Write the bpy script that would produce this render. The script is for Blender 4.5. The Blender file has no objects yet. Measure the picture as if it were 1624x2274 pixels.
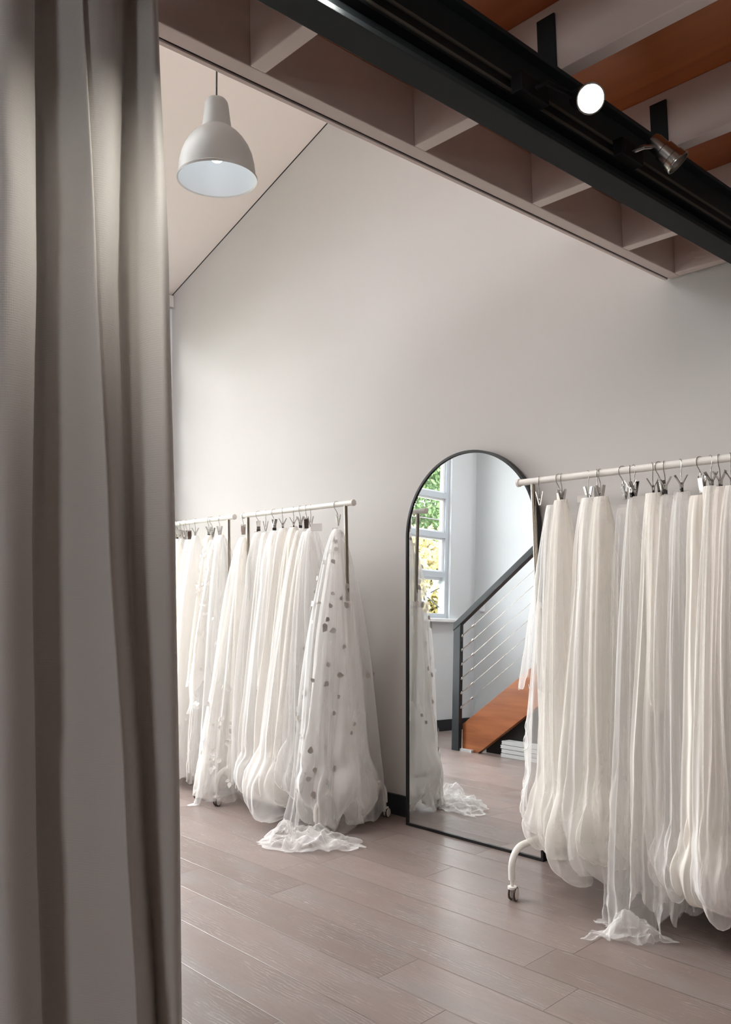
import bpy, bmesh, math, random
import numpy as np
from mathutils import Vector, Matrix

sc = bpy.context.scene
COL = sc.collection
PI = math.pi
random.seed(7)

# ------------------------------------------------------------------ camera
F_PX = 1877.7
PITCH, ROLL, YAW = 0.07899, -0.02233, 0.81152
fw = Vector((-math.sin(YAW) * math.cos(PITCH), math.cos(YAW) * math.cos(PITCH), math.sin(PITCH)))
rt = Vector((math.cos(YAW), math.sin(YAW), 0))
up = rt.cross(fw)
r2 = math.cos(ROLL) * rt + math.sin(ROLL) * up
u2 = -math.sin(ROLL) * rt + math.cos(ROLL) * up
cam_d = bpy.data.cameras.new('camera')
cam_d.sensor_fit = 'HORIZONTAL'
cam_d.sensor_width = 36.0
cam_d.lens = 36.0 * F_PX / 1624.0
cam_d.clip_start = 0.05
cam = bpy.data.objects.new('camera', cam_d)
COL.objects.link(cam)
M = Matrix((r2, u2, -fw)).transposed().to_4x4()
M.translation = Vector((0, 0, 1.2))
cam.matrix_world = M
sc.camera = cam

# ------------------------------------------------------------------ light and exposure
SKY = 17.0
w = bpy.data.worlds.new('sky')
sc.world = w
w.use_nodes = True
bg = w.node_tree.nodes['Background']
bg.inputs['Color'].default_value = (0.99, 0.995, 1.0, 1)
bg.inputs['Strength'].default_value = SKY
sc.view_settings.view_transform = 'Standard'
sc.view_settings.look = 'None'
sc.view_settings.gamma = 1.0
sc.view_settings.use_curve_mapping = False
sc.view_settings.exposure = 0.2
sc.cycles.transparent_max_bounces = 24
sc.cycles.max_bounces = 8
sc.cycles.diffuse_bounces = 6
sc.cycles.glossy_bounces = 5
sc.cycles.transmission_bounces = 8
sc.cycles.sample_clamp_indirect = 8.0
sc.cycles.use_denoising = True
sc.cycles.adaptive_threshold = 0.09

XL, YF, YB, YR, XR = -5.30, 3.138, -0.38, -3.2, 2.6      # left, far, stair, rear, right wall planes
# window openings: left wall (y0, y1, z0, z1); rear wall (x0, x1, z0, z1)
WIN1 = (0.05, 1.12, 1.03, 2.75)
WIN2 = (1.58, 2.88, 0.42, 3.02)
FILL_WIN3 = (-0.2, 0.6, 1.05, 1.85)  # unseen rear window, added for fill light
FILL_SKYL = (-4.5, -3.0, 0.35, 1.65)      # unseen skylight added in the raking ceiling for top light (x0, x1, y0, y1)
FILL_WIN4 = (0.7, 2.8, 3.0, 4.55)        # unseen gallery window added in the right wall for light (y0, y1, z0, z1)


def portal(loc, rot, sx, sy):
    l = bpy.data.lights.new('daylight_portal', 'AREA')
    l.shape = 'RECTANGLE'
    l.size, l.size_y = sx, sy
    l.cycles.is_portal = True
    o = bpy.data.objects.new('daylight_portal', l)
    o.location, o.rotation_euler = loc, rot
    COL.objects.link(o)


for (a, b, c, d) in (WIN1, WIN2):
    portal((XL - 0.2, (a + b) / 2, (c + d) / 2), (0, -PI / 2, 0), d - c, b - a)
portal(((FILL_WIN3[0] + FILL_WIN3[1]) / 2, YR - 0.2, (FILL_WIN3[2] + FILL_WIN3[3]) / 2), (PI / 2, 0, 0), FILL_WIN3[1] - FILL_WIN3[0], FILL_WIN3[3] - FILL_WIN3[2])
portal((XR + 0.16, (FILL_WIN4[0] + FILL_WIN4[1]) / 2, (FILL_WIN4[2] + FILL_WIN4[3]) / 2), (0, PI / 2, 0), FILL_WIN4[3] - FILL_WIN4[2], FILL_WIN4[1] - FILL_WIN4[0])

_sm = (FILL_SKYL[0] + FILL_SKYL[1]) / 2
portal((_sm - 0.05, (FILL_SKYL[2] + FILL_SKYL[3]) / 2, 3.285 + 0.3275 * (_sm - XL) + 0.16), (0, -math.atan(0.3275), 0), (FILL_SKYL[1] - FILL_SKYL[0]) * 1.05, FILL_SKYL[3] - FILL_SKYL[2])

# ------------------------------------------------------------------ material helpers
def new_mat(name):
    m = bpy.data.materials.new(name)
    m.use_nodes = True
    nt = m.node_tree
    return m, nt, nt.nodes, nt.links, nt.nodes['Principled BSDF']


def N(nt, kind, **kw):
    n = nt.nodes.new(kind)
    for k, v in kw.items():
        if k in n.inputs.keys():
            n.inputs[k].default_value = v
        else:
            setattr(n, k, v)
    return n


def MA(nt, op, a, b=None, clamp=False):
    n = nt.nodes.new('ShaderNodeMath')
    n.operation = op
    n.use_clamp = clamp
    for i, x in enumerate((a, b)):
        if x is None:
            continue
        if isinstance(x, (int, float)):
            n.inputs[i].default_value = x
        else:
            nt.links.new(x, n.inputs[i])
    return n.outputs[0]


def mixc(nt, f, a, b, blend='MIX'):
    n = nt.nodes.new('ShaderNodeMix')
    n.data_type = 'RGBA'
    n.blend_type = blend
    for s, x in ((n.inputs[0], f), (n.inputs[6], a), (n.inputs[7], b)):
        if isinstance(x, (int, float)):
            s.default_value = x
        elif isinstance(x, tuple):
            s.default_value = (*x, 1)
        else:
            nt.links.new(x, s)
    return n.outputs[2]


def simple(name, col, rough=0.5, metal=0.0, var=0.0, vscale=6.0, bump=0.0, bscale=60.0, spec=0.5):
    m, nt, ns, ln, p = new_mat(name)
    p.inputs['Roughness'].default_value = rough
    p.inputs['Metallic'].default_value = metal
    p.inputs['Specular IOR Level'].default_value = spec
    p.inputs['Base Color'].default_value = (*col, 1)
    tc = N(nt, 'ShaderNodeTexCoord')
    if var > 0:
        nz = N(nt, 'ShaderNodeTexNoise', Scale=vscale, Detail=4.0)
        ln.new(tc.outputs['Object'], nz.inputs['Vector'])
        dk = tuple(c * (1 - var) for c in col)
        lt = tuple(min(1, c * (1 + var)) for c in col)
        ln.new(mixc(nt, nz.outputs['Fac'], dk, lt), p.inputs['Base Color'])
    if bump > 0:
        nb = N(nt, 'ShaderNodeTexNoise', Scale=bscale, Detail=3.0)
        ln.new(tc.outputs['Object'], nb.inputs['Vector'])
        b = N(nt, 'ShaderNodeBump', Strength=bump, Distance=0.002)
        ln.new(nb.outputs['Fac'], b.inputs['Height'])
        ln.new(b.outputs['Normal'], p.inputs['Normal'])
    return m


def wood(name, dark, light, axis=0, rough=0.45, scale=1.0):
    m, nt, ns, ln, p = new_mat(name)
    tc = N(nt, 'ShaderNodeTexCoord')
    mp = N(nt, 'ShaderNodeMapping')
    s = [14 * scale] * 3
    s[axis] = 1.3 * scale
    mp.inputs['Scale'].default_value = s
    ln.new(tc.outputs['Object'], mp.inputs['Vector'])
    n1 = N(nt, 'ShaderNodeTexNoise', Scale=1.0, Detail=6.0, Distortion=1.2)
    ln.new(mp.outputs[0], n1.inputs['Vector'])
    n2 = N(nt, 'ShaderNodeTexNoise', Scale=2.2, Detail=2.0)
    ln.new(tc.outputs['Object'], n2.inputs['Vector'])
    f = MA(nt, 'ADD', MA(nt, 'MULTIPLY', n1.outputs['Fac'], 0.65), MA(nt, 'MULTIPLY', n2.outputs['Fac'], 0.35))
    r = N(nt, 'ShaderNodeMapRange')
    r.inputs['From Min'].default_value, r.inputs['From Max'].default_value = 0.33, 0.67
    ln.new(f, r.inputs['Value'])
    ln.new(mixc(nt, r.outputs[0], dark, light), p.inputs['Base Color'])
    p.inputs['Roughness'].default_value = rough
    return m


def plank_floor():
    m, nt, ns, ln, p = new_mat('floor_planks')
    tc = N(nt, 'ShaderNodeTexCoord')
    sp = N(nt, 'ShaderNodeSeparateXYZ')
    ln.new(tc.outputs['Object'], sp.inputs[0])
    x, y = sp.outputs[0], sp.outputs[1]
    v = MA(nt, 'DIVIDE', MA(nt, 'SUBTRACT', y, 0.03), 0.18)
    row = MA(nt, 'FLOOR', v)
    vf = MA(nt, 'FRACT', v)
    wn = N(nt, 'ShaderNodeTexWhiteNoise', noise_dimensions='1D')
    ln.new(MA(nt, 'ADD', row, 3.37), wn.inputs['W'])
    u = MA(nt, 'ADD', MA(nt, 'DIVIDE', x, 1.25), MA(nt, 'MULTIPLY', wn.outputs['Value'], 7.0))
    colm = MA(nt, 'FLOOR', u)
    uf = MA(nt, 'FRACT', u)
    cmb = N(nt, 'ShaderNodeCombineXYZ')
    ln.new(row, cmb.inputs[0])
    ln.new(colm, cmb.inputs[1])
    wc = N(nt, 'ShaderNodeTexWhiteNoise', noise_dimensions='3D')
    ln.new(cmb.outputs[0], wc.inputs['Vector'])
    # grain coordinates: shifted per board
    off = N(nt, 'ShaderNodeVectorMath', operation='SCALE')
    ln.new(wc.outputs['Color'], off.inputs[0])
    off.inputs['Scale'].default_value = 40.0
    pos = N(nt, 'ShaderNodeVectorMath', operation='ADD')
    ln.new(tc.outputs['Object'], pos.inputs[0])
    ln.new(off.outputs[0], pos.inputs[1])
    mp = N(nt, 'ShaderNodeMapping')
    mp.inputs['Scale'].default_value = (3.0, 22.0, 1.0)
    ln.new(pos.outputs[0], mp.inputs['Vector'])
    g1 = N(nt, 'ShaderNodeTexNoise', Scale=1.3, Detail=6.0, Roughness=0.6, Distortion=1.6)
    ln.new(mp.outputs[0], g1.inputs['Vector'])
    mp2 = N(nt, 'ShaderNodeMapping')
    mp2.inputs['Scale'].default_value = (9.0, 70.0, 1.0)
    ln.new(pos.outputs[0], mp2.inputs['Vector'])
    g2 = N(nt, 'ShaderNodeTexNoise', Scale=1.6, Detail=4.0, Roughness=0.65, Distortion=2.5)
    ln.new(mp2.outputs[0], g2.inputs['Vector'])
    mp3 = N(nt, 'ShaderNodeMapping')
    mp3.inputs['Scale'].default_value = (1.6, 4.5, 1.0)
    ln.new(pos.outputs[0], mp3.inputs['Vector'])
    g3 = N(nt, 'ShaderNodeTexNoise', Scale=1.4, Detail=3.0)
    ln.new(mp3.outputs[0], g3.inputs['Vector'])
    base = mixc(nt, wc.outputs['Value'], (0.19, 0.142, 0.127), (0.315, 0.248, 0.226))
    rr = N(nt, 'ShaderNodeMapRange')
    rr.inputs['From Min'].default_value, rr.inputs['From Max'].default_value = 0.3, 0.7
    ln.new(g1.outputs['Fac'], rr.inputs['Value'])
    c = mixc(nt, MA(nt, 'MULTIPLY', rr.outputs[0], 0.55), base, (0.20, 0.16, 0.145))
    # grey wash in patches
    wash = N(nt, 'ShaderNodeMapRange')
    wash.inputs['From Min'].default_value, wash.inputs['From Max'].default_value = 0.52, 0.72
    ln.new(g3.outputs['Fac'], wash.inputs['Value'])
    c = mixc(nt, MA(nt, 'MULTIPLY', wash.outputs[0], 0.55), c, (0.25, 0.232, 0.222))
    # limed flecks in the grain, only in patches
    fl = N(nt, 'ShaderNodeMapRange')
    fl.inputs['From Min'].default_value, fl.inputs['From Max'].default_value = 0.57, 0.70
    ln.new(g2.outputs['Fac'], fl.inputs['Value'])
    pt = N(nt, 'ShaderNodeMapRange')
    pt.inputs['From Min'].default_value, pt.inputs['From Max'].default_value = 0.42, 0.62
    ln.new(g1.outputs['Fac'], pt.inputs['Value'])
    c = mixc(nt, MA(nt, 'MULTIPLY', MA(nt, 'MULTIPLY', fl.outputs[0], pt.outputs[0]), 0.55), c, (0.47, 0.40, 0.37))
    wmp = N(nt, 'ShaderNodeMapping')
    wmp.inputs['Scale'].default_value = (0.30, 1.0, 1.0)
    ln.new(pos.outputs[0], wmp.inputs['Vector'])
    wv = N(nt, 'ShaderNodeTexWave', wave_type='BANDS', bands_direction='Y', Scale=26.0, Distortion=9.0, Detail=3.0)
    wv.inputs['Detail Scale'].default_value = 1.1
    wv.inputs['Detail Roughness'].default_value = 0.62
    ln.new(wmp.outputs[0], wv.inputs['Vector'])
    wl = N(nt, 'ShaderNodeMapRange')
    wl.inputs['From Min'].default_value, wl.inputs['From Max'].default_value = 0.72, 0.98
    ln.new(wv.outputs['Fac'], wl.inputs['Value'])
    pm = N(nt, 'ShaderNodeMapRange')
    pm.inputs['From Min'].default_value, pm.inputs['From Max'].default_value = 0.46, 0.62
    g4 = N(nt, 'ShaderNodeTexNoise', Scale=2.3, Detail=2.0)
    ln.new(mp3.outputs[0], g4.inputs['Vector'])
    ln.new(g4.outputs['Fac'], pm.inputs['Value'])
    c = mixc(nt, MA(nt, 'MULTIPLY', MA(nt, 'MULTIPLY', wl.outputs[0], pm.outputs[0]), MA(nt, 'MULTIPLY', rr.outputs[0], 0.8)), c, (0.50, 0.43, 0.40))
    dkm = N(nt, 'ShaderNodeMapRange')
    dkm.inputs['From Min'].default_value, dkm.inputs['From Max'].default_value = 0.55, 0.75
    ln.new(g4.outputs['Fac'], dkm.inputs['Value'])
    c = mixc(nt, MA(nt, 'MULTIPLY', dkm.outputs[0], 0.30), c, (0.13, 0.115, 0.11))
    # seams
    e1 = MA(nt, 'MULTIPLY', MA(nt, 'MINIMUM', vf, MA(nt, 'SUBTRACT', 1.0, vf)), 0.18)
    e2 = MA(nt, 'MULTIPLY', MA(nt, 'MINIMUM', uf, MA(nt, 'SUBTRACT', 1.0, uf)), 1.25)
    s1 = MA(nt, 'DIVIDE', e1, 0.0028, True)
    s2 = MA(nt, 'DIVIDE', e2, 0.0016, True)
    s = MA(nt, 'MINIMUM', s1, s2)
    c = mixc(nt, MA(nt, 'MULTIPLY', MA(nt, 'SUBTRACT', 1.0, s2), 0.75), c, (0.03, 0.022, 0.02))
    c = mixc(nt, MA(nt, 'MULTIPLY', MA(nt, 'SUBTRACT', 1.0, s1), 0.35), c, (0.05, 0.04, 0.036))
    ln.new(c, p.inputs['Base Color'])
    r = MA(nt, 'ADD', 0.25, MA(nt, 'MULTIPLY', g3.outputs['Fac'], 0.16))
    ln.new(r, p.inputs['Roughness'])
    h = MA(nt, 'ADD', MA(nt, 'MULTIPLY', s, 1.0), MA(nt, 'MULTIPLY', g2.outputs['Fac'], 0.12))
    b = N(nt, 'ShaderNodeBump', Strength=0.55, Distance=0.0016)
    ln.new(h, b.inputs['Height'])
    ln.new(b.outputs['Normal'], p.inputs['Normal'])
    return m


def tulle(name, col, cover, glow=0.22):
    """fine net: the flatter it is seen, the more threads stand in the way"""
    m, nt, ns, ln, p = new_mat(name)
    ns.remove(p)
    out = ns['Material Output']
    lw = N(nt, 'ShaderNodeLayerWeight', Blend=0.5)
    cos = MA(nt, 'MAXIMUM', MA(nt, 'SUBTRACT', 1.0, lw.outputs['Facing']), 0.20)
    tr = MA(nt, 'POWER', 1.0 - cover, MA(nt, 'DIVIDE', 1.0, cos))
    al = MA(nt, 'SUBTRACT', 1.0, tr)
    d = N(nt, 'ShaderNodeBsdfDiffuse')
    t = N(nt, 'ShaderNodeBsdfTranslucent')
    d.inputs['Color'].default_value = (*col, 1)
    t.inputs['Color'].default_value = (*col, 1)
    mx = N(nt, 'ShaderNodeMixShader')
    mx.inputs[0].default_value = glow
    ln.new(d.outputs[0], mx.inputs[1])
    ln.new(t.outputs[0], mx.inputs[2])
    tp = N(nt, 'ShaderNodeBsdfTransparent')
    m2 = N(nt, 'ShaderNodeMixShader')
    ln.new(al, m2.inputs[0])
    ln.new(tp.outputs[0], m2.inputs[1])
    ln.new(mx.outputs[0], m2.inputs[2])
    ln.new(m2.outputs[0], out.inputs['Surface'])
    return m


def clear(name, tint=(0.95, 0.97, 0.97), cover=0.12, rough=0.05):
    m, nt, ns, ln, p = new_mat(name)
    ns.remove(p)
    out = ns['Material Output']
    lw = N(nt, 'ShaderNodeLayerWeight', Blend=0.5)
    fr = MA(nt, 'ADD', 0.04, MA(nt, 'MULTIPLY', MA(nt, 'POWER', lw.outputs['Facing'], 5.0), 0.9))
    g = N(nt, 'ShaderNodeBsdfGlossy', Roughness=rough)
    d = N(nt, 'ShaderNodeBsdfDiffuse')
    d.inputs['Color'].default_value = (*tint, 1)
    tp = N(nt, 'ShaderNodeBsdfTransparent')
    m1 = N(nt, 'ShaderNodeMixShader')
    m1.inputs[0].default_value = cover
    ln.new(tp.outputs[0], m1.inputs[1])
    ln.new(d.outputs[0], m1.inputs[2])
    m2 = N(nt, 'ShaderNodeMixShader')
    ln.new(fr, m2.inputs[0])
    ln.new(m1.outputs[0], m2.inputs[1])
    ln.new(g.outputs[0], m2.inputs[2])
    ln.new(m2.outputs[0], out.inputs['Surface'])
    return m


def emit(name, col, s):
    m, nt, ns, ln, p = new_mat(name)
    p.inputs['Base Color'].default_value = (0.8, 0.8, 0.8, 1)
    p.inputs['Emission Color'].default_value = (*col, 1)
    p.inputs['Emission Strength'].default_value = s
    return m


def curtain_cloth():
    m, nt, ns, ln, p = new_mat('curtain_cloth')
    tc = N(nt, 'ShaderNodeTexCoord')
    uv = N(nt, 'ShaderNodeSeparateXYZ')
    ln.new(tc.outputs['UV'], uv.inputs[0])
    nz = N(nt, 'ShaderNodeTexNoise', Scale=1.0, Detail=3.0)
    mp = N(nt, 'ShaderNodeMapping')
    mp.inputs['Scale'].default_value = (60, 360, 1)
    ln.new(tc.outputs['UV'], mp.inputs['Vector'])
    ln.new(mp.outputs[0], nz.inputs['Vector'])
    rib = MA(nt, 'SINE', MA(nt, 'MULTIPLY', uv.outputs[1], 1500.0))
    rb2 = MA(nt, 'SINE', MA(nt, 'MULTIPLY', uv.outputs[0], 1900.0))
    h = MA(nt, 'ADD', MA(nt, 'MULTIPLY', nz.outputs['Fac'], 1.5), MA(nt, 'MULTIPLY', MA(nt, 'ADD', rib, MA(nt, 'MULTIPLY', rb2, 0.5)), 0.22))
    b = N(nt, 'ShaderNodeBump', Strength=0.35, Distance=0.0009)
    ln.new(h, b.inputs['Height'])
    ln.new(b.outputs['Normal'], p.inputs['Normal'])
    n2 = N(nt, 'ShaderNodeTexNoise', Scale=2.0, Detail=2.0)
    ln.new(tc.outputs['Object'], n2.inputs['Vector'])
    ln.new(mixc(nt, n2.outputs['Fac'], (0.64, 0.625, 0.595), (0.71, 0.695, 0.665)), p.inputs['Base Color'])
    p.inputs['Roughness'].default_value = 0.85
    p.inputs['Sheen Weight'].default_value = 0.15
    p.inputs['Specular IOR Level'].default_value = 0.2
    return m


def leaf_mat(name, a, b):
    m, nt, ns, ln, p = new_mat(name)
    tc = N(nt, 'ShaderNodeTexCoord')
    nz = N(nt, 'ShaderNodeTexNoise', Scale=2.5, Detail=3.0)
    ln.new(tc.outputs['Object'], nz.inputs['Vector'])
    c = mixc(nt, nz.outputs['Fac'], a, b)
    ln.new(c, p.inputs['Base Color'])
    p.inputs['Roughness'].default_value = 0.6
    t = N(nt, 'ShaderNodeBsdfTranslucent')
    ln.new(c, t.inputs['Color'])
    mx = N(nt, 'ShaderNodeMixShader')
    mx.inputs[0].default_value = 0.35
    ln.new(p.outputs[0], mx.inputs[1])
    ln.new(t.outputs[0], mx.inputs[2])
    ln.new(mx.outputs[0], ns['Material Output'].inputs['Surface'])
    return m


MT = dict(
    wall=simple('wall_paint', (0.56, 0.54, 0.525), 0.75, var=0.02, vscale=1.5, bump=0.12, bscale=90, spec=0.25),
    wallblue=simple('stair_wall_paint', (0.60, 0.63, 0.65), 0.7, var=0.02, vscale=1.5, bump=0.2, bscale=40, spec=0.25),
    ceil=simple('ceiling_paint', (0.82, 0.745, 0.705), 0.8, var=0.015, vscale=1.2, spec=0.2),
    joist=simple('joist_paint', (0.77, 0.67, 0.63), 0.55, var=0.05, vscale=5, bump=0.25, bscale=45),
    ply=wood('plywood', (0.24, 0.055, 0.014), (0.58, 0.18, 0.05), axis=0, rough=0.4, scale=0.35),
    stairwood=wood('stair_timber', (0.20, 0.055, 0.015), (0.40, 0.135, 0.045), axis=0, rough=0.35),
    steel=simple('black_steel', (0.016, 0.021, 0.024), 0.7, var=0.12, vscale=20, bump=0.1, bscale=200, spec=0.3),
    railsteel=simple('dark_blue_grey_steel', (0.009, 0.014, 0.019), 0.5, var=0.1, vscale=9),
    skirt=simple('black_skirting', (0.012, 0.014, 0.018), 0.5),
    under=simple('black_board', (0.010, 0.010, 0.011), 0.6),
    frame=simple('mirror_frame_black', (0.006, 0.006, 0.007), 0.42),
    white=simple('white_powder_coat', (0.80, 0.78, 0.74), 0.4),
    winw=simple('window_white', (0.78, 0.80, 0.82), 0.45),
    wing=simple('window_grey', (0.50, 0.55, 0.60), 0.45),
    chrome=simple('chrome', (0.50, 0.48, 0.455), 0.24, metal=1.0),
    post=simple('satin_steel_post', (0.36, 0.325, 0.27), 0.22, metal=1.0),
    rubber=simple('black_rubber', (0.012, 0.012, 0.012), 0.6),
    tyre=simple('brown_tyre', (0.06, 0.035, 0.03), 0.6),
    floor=plank_floor(),
    curtain=curtain_cloth(),
    shade=simple('pendant_grey', (0.165, 0.158, 0.145), 0.55, var=0.03, vscale=8),
    enamel=simple('pendant_inner_white', (0.74, 0.77, 0.79), 0.35),
    cord=simple('black_cord', (0.01, 0.01, 0.01), 0.6),
    bulb=emit('bulb_glow', (0.90, 0.96, 1.0), 2.6),
    lens=emit('spot_lens_glow', (1.0, 0.985, 0.94), 30.0),
    track=simple('track_black', (0.008, 0.008, 0.009), 0.65, spec=0.2),
    lip=simple('track_lip', (0.10, 0.095, 0.08), 0.6, spec=0.2),
    plastic=clear('clear_plastic', (0.85, 0.83, 0.80), 0.45, 0.25),
    glass=clear('window_glass', (1, 1, 1), 0.0, 0.02),
    tw=tulle('tulle_white', (0.975, 0.97, 0.96), 0.24),
    twd=tulle('tulle_white_dense', (0.975, 0.965, 0.95), 0.62),
    ti=tulle('tulle_ivory', (0.97, 0.945, 0.905), 0.24),
    tid=tulle('tulle_ivory_dense', (0.965, 0.93, 0.88), 0.64),
    tb=tulle('tulle_blush', (0.965, 0.915, 0.885), 0.24),
    tbd=tulle('tulle_blush_dense', (0.96, 0.90, 0.865), 0.64),
    sheer=tulle('tulle_sheer', (0.975, 0.97, 0.96), 0.16),
    satin=simple('satin_leaf', (0.44, 0.42, 0.39), 0.45),
    satinw=simple('satin_petal', (0.88, 0.86, 0.83), 0.4),
    thread=simple('embroidery_thread', (0.55, 0.52, 0.48), 0.6),
    pearl=simple('pearl_bead', (0.80, 0.76, 0.70), 0.25),
    slab=simple('white_box_card', (0.52, 0.53, 0.53), 0.6),
    earth=simple('outside_ground', (0.12, 0.13, 0.07), 0.9, var=0.3, vscale=2),
    bark=simple('bark', (0.10, 0.075, 0.055), 0.9, var=0.3, vscale=14),
    leafg=leaf_mat('leaves_green', (0.06, 0.13, 0.045), (0.15, 0.24, 0.09)),
    leafy=leaf_mat('leaves_yellow', (0.19, 0.17, 0.06), (0.40, 0.33, 0.15)),
)
m = MT['mirror'] = bpy.data.materials.new('mirror_silver')
m.use_nodes = True
_p = m.node_tree.nodes['Principled BSDF']
_p.inputs['Base Color'].default_value = (0.90, 0.925, 0.925, 1)
_p.inputs['Metallic'].default_value = 1.0
_p.inputs['Roughness'].default_value = 0.0


# ------------------------------------------------------------------ mesh helpers
class MB:
    def __init__(s):
        s.v, s.f = [], []

    def add(s, vs, fs):
        o = len(s.v)
        s.v += [tuple(v) for v in vs]
        s.f += [tuple(i + o for i in f) for f in fs]
        return s

    def box(s, x0, x1, y0, y1, z0, z1):
        return s.add([(x0, y0, z0), (x1, y0, z0), (x1, y1, z0), (x0, y1, z0), (x0, y0, z1), (x1, y0, z1), (x1, y1, z1), (x0, y1, z1)],
                     [(0, 3, 2, 1), (4, 5, 6, 7), (0, 1, 5, 4), (1, 2, 6, 5), (2, 3, 7, 6), (3, 0, 4, 7)])

    def bar(s, a, b, wx, wz, side=(0, 0, 1)):
        """rectangular bar from a to b, wz along `side`, wx across"""
        a, b = Vector(a), Vector(b)
        d = (b - a).normalized()
        n = Vector(side)
        n = (n - d * n.dot(d)).normalized()
        t = d.cross(n)
        q = [(-1, -1), (1, -1), (1, 1), (-1, 1)]
        vs = [p + t * (i * wx / 2) + n * (j * wz / 2) for p in (a, b) for i, j in q]
        return s.add(vs, [(0, 1, 2, 3), (7, 6, 5, 4), (0, 4, 5, 1), (1, 5, 6, 2), (2, 6, 7, 3), (3, 7, 4, 0)])

    def tube(s, pts, r, n=10, cap=True, closed=False):
        pts = [Vector(p) for p in pts]
        k = len(pts)
        rs = r if isinstance(r, (list, tuple)) else [r] * k
        vs, fs = [], []
        prev = None
        for i, p in enumerate(pts):
            if closed:
                d = (pts[(i + 1) % k] - pts[i - 1]).normalized()
            else:
                d = (pts[min(i + 1, k - 1)] - pts[max(i - 1, 0)]).normalized()
            if prev is None:
                a = Vector((0, 0, 1)) if abs(d.z) < 0.9 else Vector((1, 0, 0))
            else:
                a = prev
            u = (a - d * a.dot(d)).normalized()
            prev = u
            v = d.cross(u)
            vs += [p + (u * math.cos(2 * PI * j / n) + v * math.sin(2 * PI * j / n)) * rs[i] for j in range(n)]
        m_ = k if closed else k - 1
        for i in range(m_):
            i2 = (i + 1) % k
            for j in range(n):
                fs.append((i * n + j, i * n + (j + 1) % n, i2 * n + (j + 1) % n, i2 * n + j))
        if cap and not closed:
            fs.append(tuple(range(n - 1, -1, -1)))
            fs.append(tuple((k - 1) * n + j for j in range(n)))
        return s.add(vs, fs)

    def lathe(s, prof, n=48, c=(0, 0, 0), axis=(0, 0, 1), closed=False):
        """prof: (radius, height) along axis"""
        ax = Vector(axis).normalized()
        u = ax.orthogonal().normalized()
        v = ax.cross(u)
        c = Vector(c)
        vs, fs = [], []
        for r, h in prof:
            for j in range(n):
                t = 2 * PI * j / n
                vs.append(c + ax * h + (u * math.cos(t) + v * math.sin(t)) * r)
        k = len(prof)
        for i in range(k if closed else k - 1):
            i2 = (i + 1) % k
            for j in range(n):
                fs.append((i * n + j, i * n + (j + 1) % n, i2 * n + (j + 1) % n, i2 * n + j))
        return s.add(vs, fs)

    def prism(s, poly, vec):
        """closed 3d polygon pushed along vec"""
        k = len(poly)
        vec = Vector(vec)
        vs = [Vector(p) for p in poly] + [Vector(p) + vec for p in poly]
        fs = [tuple(range(k - 1, -1, -1)), tuple(range(k, 2 * k))]
        for i in range(k):
            fs.append((i, (i + 1) % k, k + (i + 1) % k, k + i))
        return s.add(vs, fs)

    def build(s, name, mat, parent=None, smooth=False, bevel=0.0, origin=None):
        me = bpy.data.meshes.new(name)
        vs = s.v
        if origin is not None:
            o_ = Vector(origin)
            vs = [tuple(Vector(v) - o_) for v in vs]
        me.from_pydata(vs, [], s.f)
        bm = bmesh.new()
        bm.from_mesh(me)
        bmesh.ops.recalc_face_normals(bm, faces=bm.faces)
        if bevel > 0:
            es = [e for e in bm.edges if len(e.link_faces) == 2 and e.calc_face_angle(0) > 0.6]
            bmesh.ops.bevel(bm, geom=es, offset=bevel, segments=2, affect='EDGES', profile=0.6)
        bm.to_mesh(me)
        bm.free()
        if smooth:
            me.shade_smooth()
            me.set_sharp_from_angle(angle=math.radians(40))
        me.materials.append(MT[mat])
        o = bpy.data.objects.new(name, me)
        COL.objects.link(o)
        if origin is not None:
            o.location = origin
        if parent is not None:
            o.parent = parent
        return o


def tag(o, label=None, cat=None, group=None, kind=None):
    if label: o['label'] = label
    if cat: o['category'] = cat
    if group: o['group'] = group
    if kind: o['kind'] = kind
    return o


def empty(name, loc, label, cat, group=None, rz=0.0):
    o = bpy.data.objects.new(name, None)
    o.empty_display_size = 0.05
    o.location = loc
    o.rotation_euler = (0, 0, rz)
    COL.objects.link(o)
    return tag(o, label, cat, group)


def struct(o):
    o['kind'] = 'structure'
    return o


def copy_tree(o, parent=None):
    c = o.copy()
    COL.objects.link(c)
    if parent is not None:
        c.parent = parent
    for ch in list(o.children):
        copy_tree(ch, c)
    return c


ORD = ['first', 'second', 'third', 'fourth', 'fifth', 'sixth', 'seventh', 'eighth', 'ninth', 'tenth', 'eleventh', 'twelfth',
       'thirteenth', 'fourteenth', 'fifteenth', 'sixteenth', 'seventeenth']


# ------------------------------------------------------------------ the room
def ceil_z(x):
    return 3.285 + 0.3275 * (x - XL)


struct(MB().box(-5.7, 2.8, YR - 0.2, 3.4, -0.12, 0.0).build('floor', 'floor'))
struct(MB().box(-5.7, 2.8, YF, YF + 0.15, 0, 6.2).build('wall_far', 'wall'))


def wall_with_holes(name, mat, axis, plane, thick, a0, a1, z0, z1, holes):
    """wall in the plane axis=plane, growing by thick; holes (a0,a1,z0,z1) sorted along a"""
    b = MB()

    def bx(p, q, r, s_):
        lo, hi = min(plane, plane + thick), max(plane, plane + thick)
        if axis == 0:
            b.box(lo, hi, p, q, r, s_)
        else:
            b.box(p, q, lo, hi, r, s_)
    cur = a0
    for (h0, h1, y0, y1) in holes:
        bx(cur, h0, z0, z1)
        bx(h0, h1, z0, y0)
        bx(h0, h1, y1, z1)
        cur = h1
    bx(cur, a1, z0, z1)
    return struct(b.build(name, mat))


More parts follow.
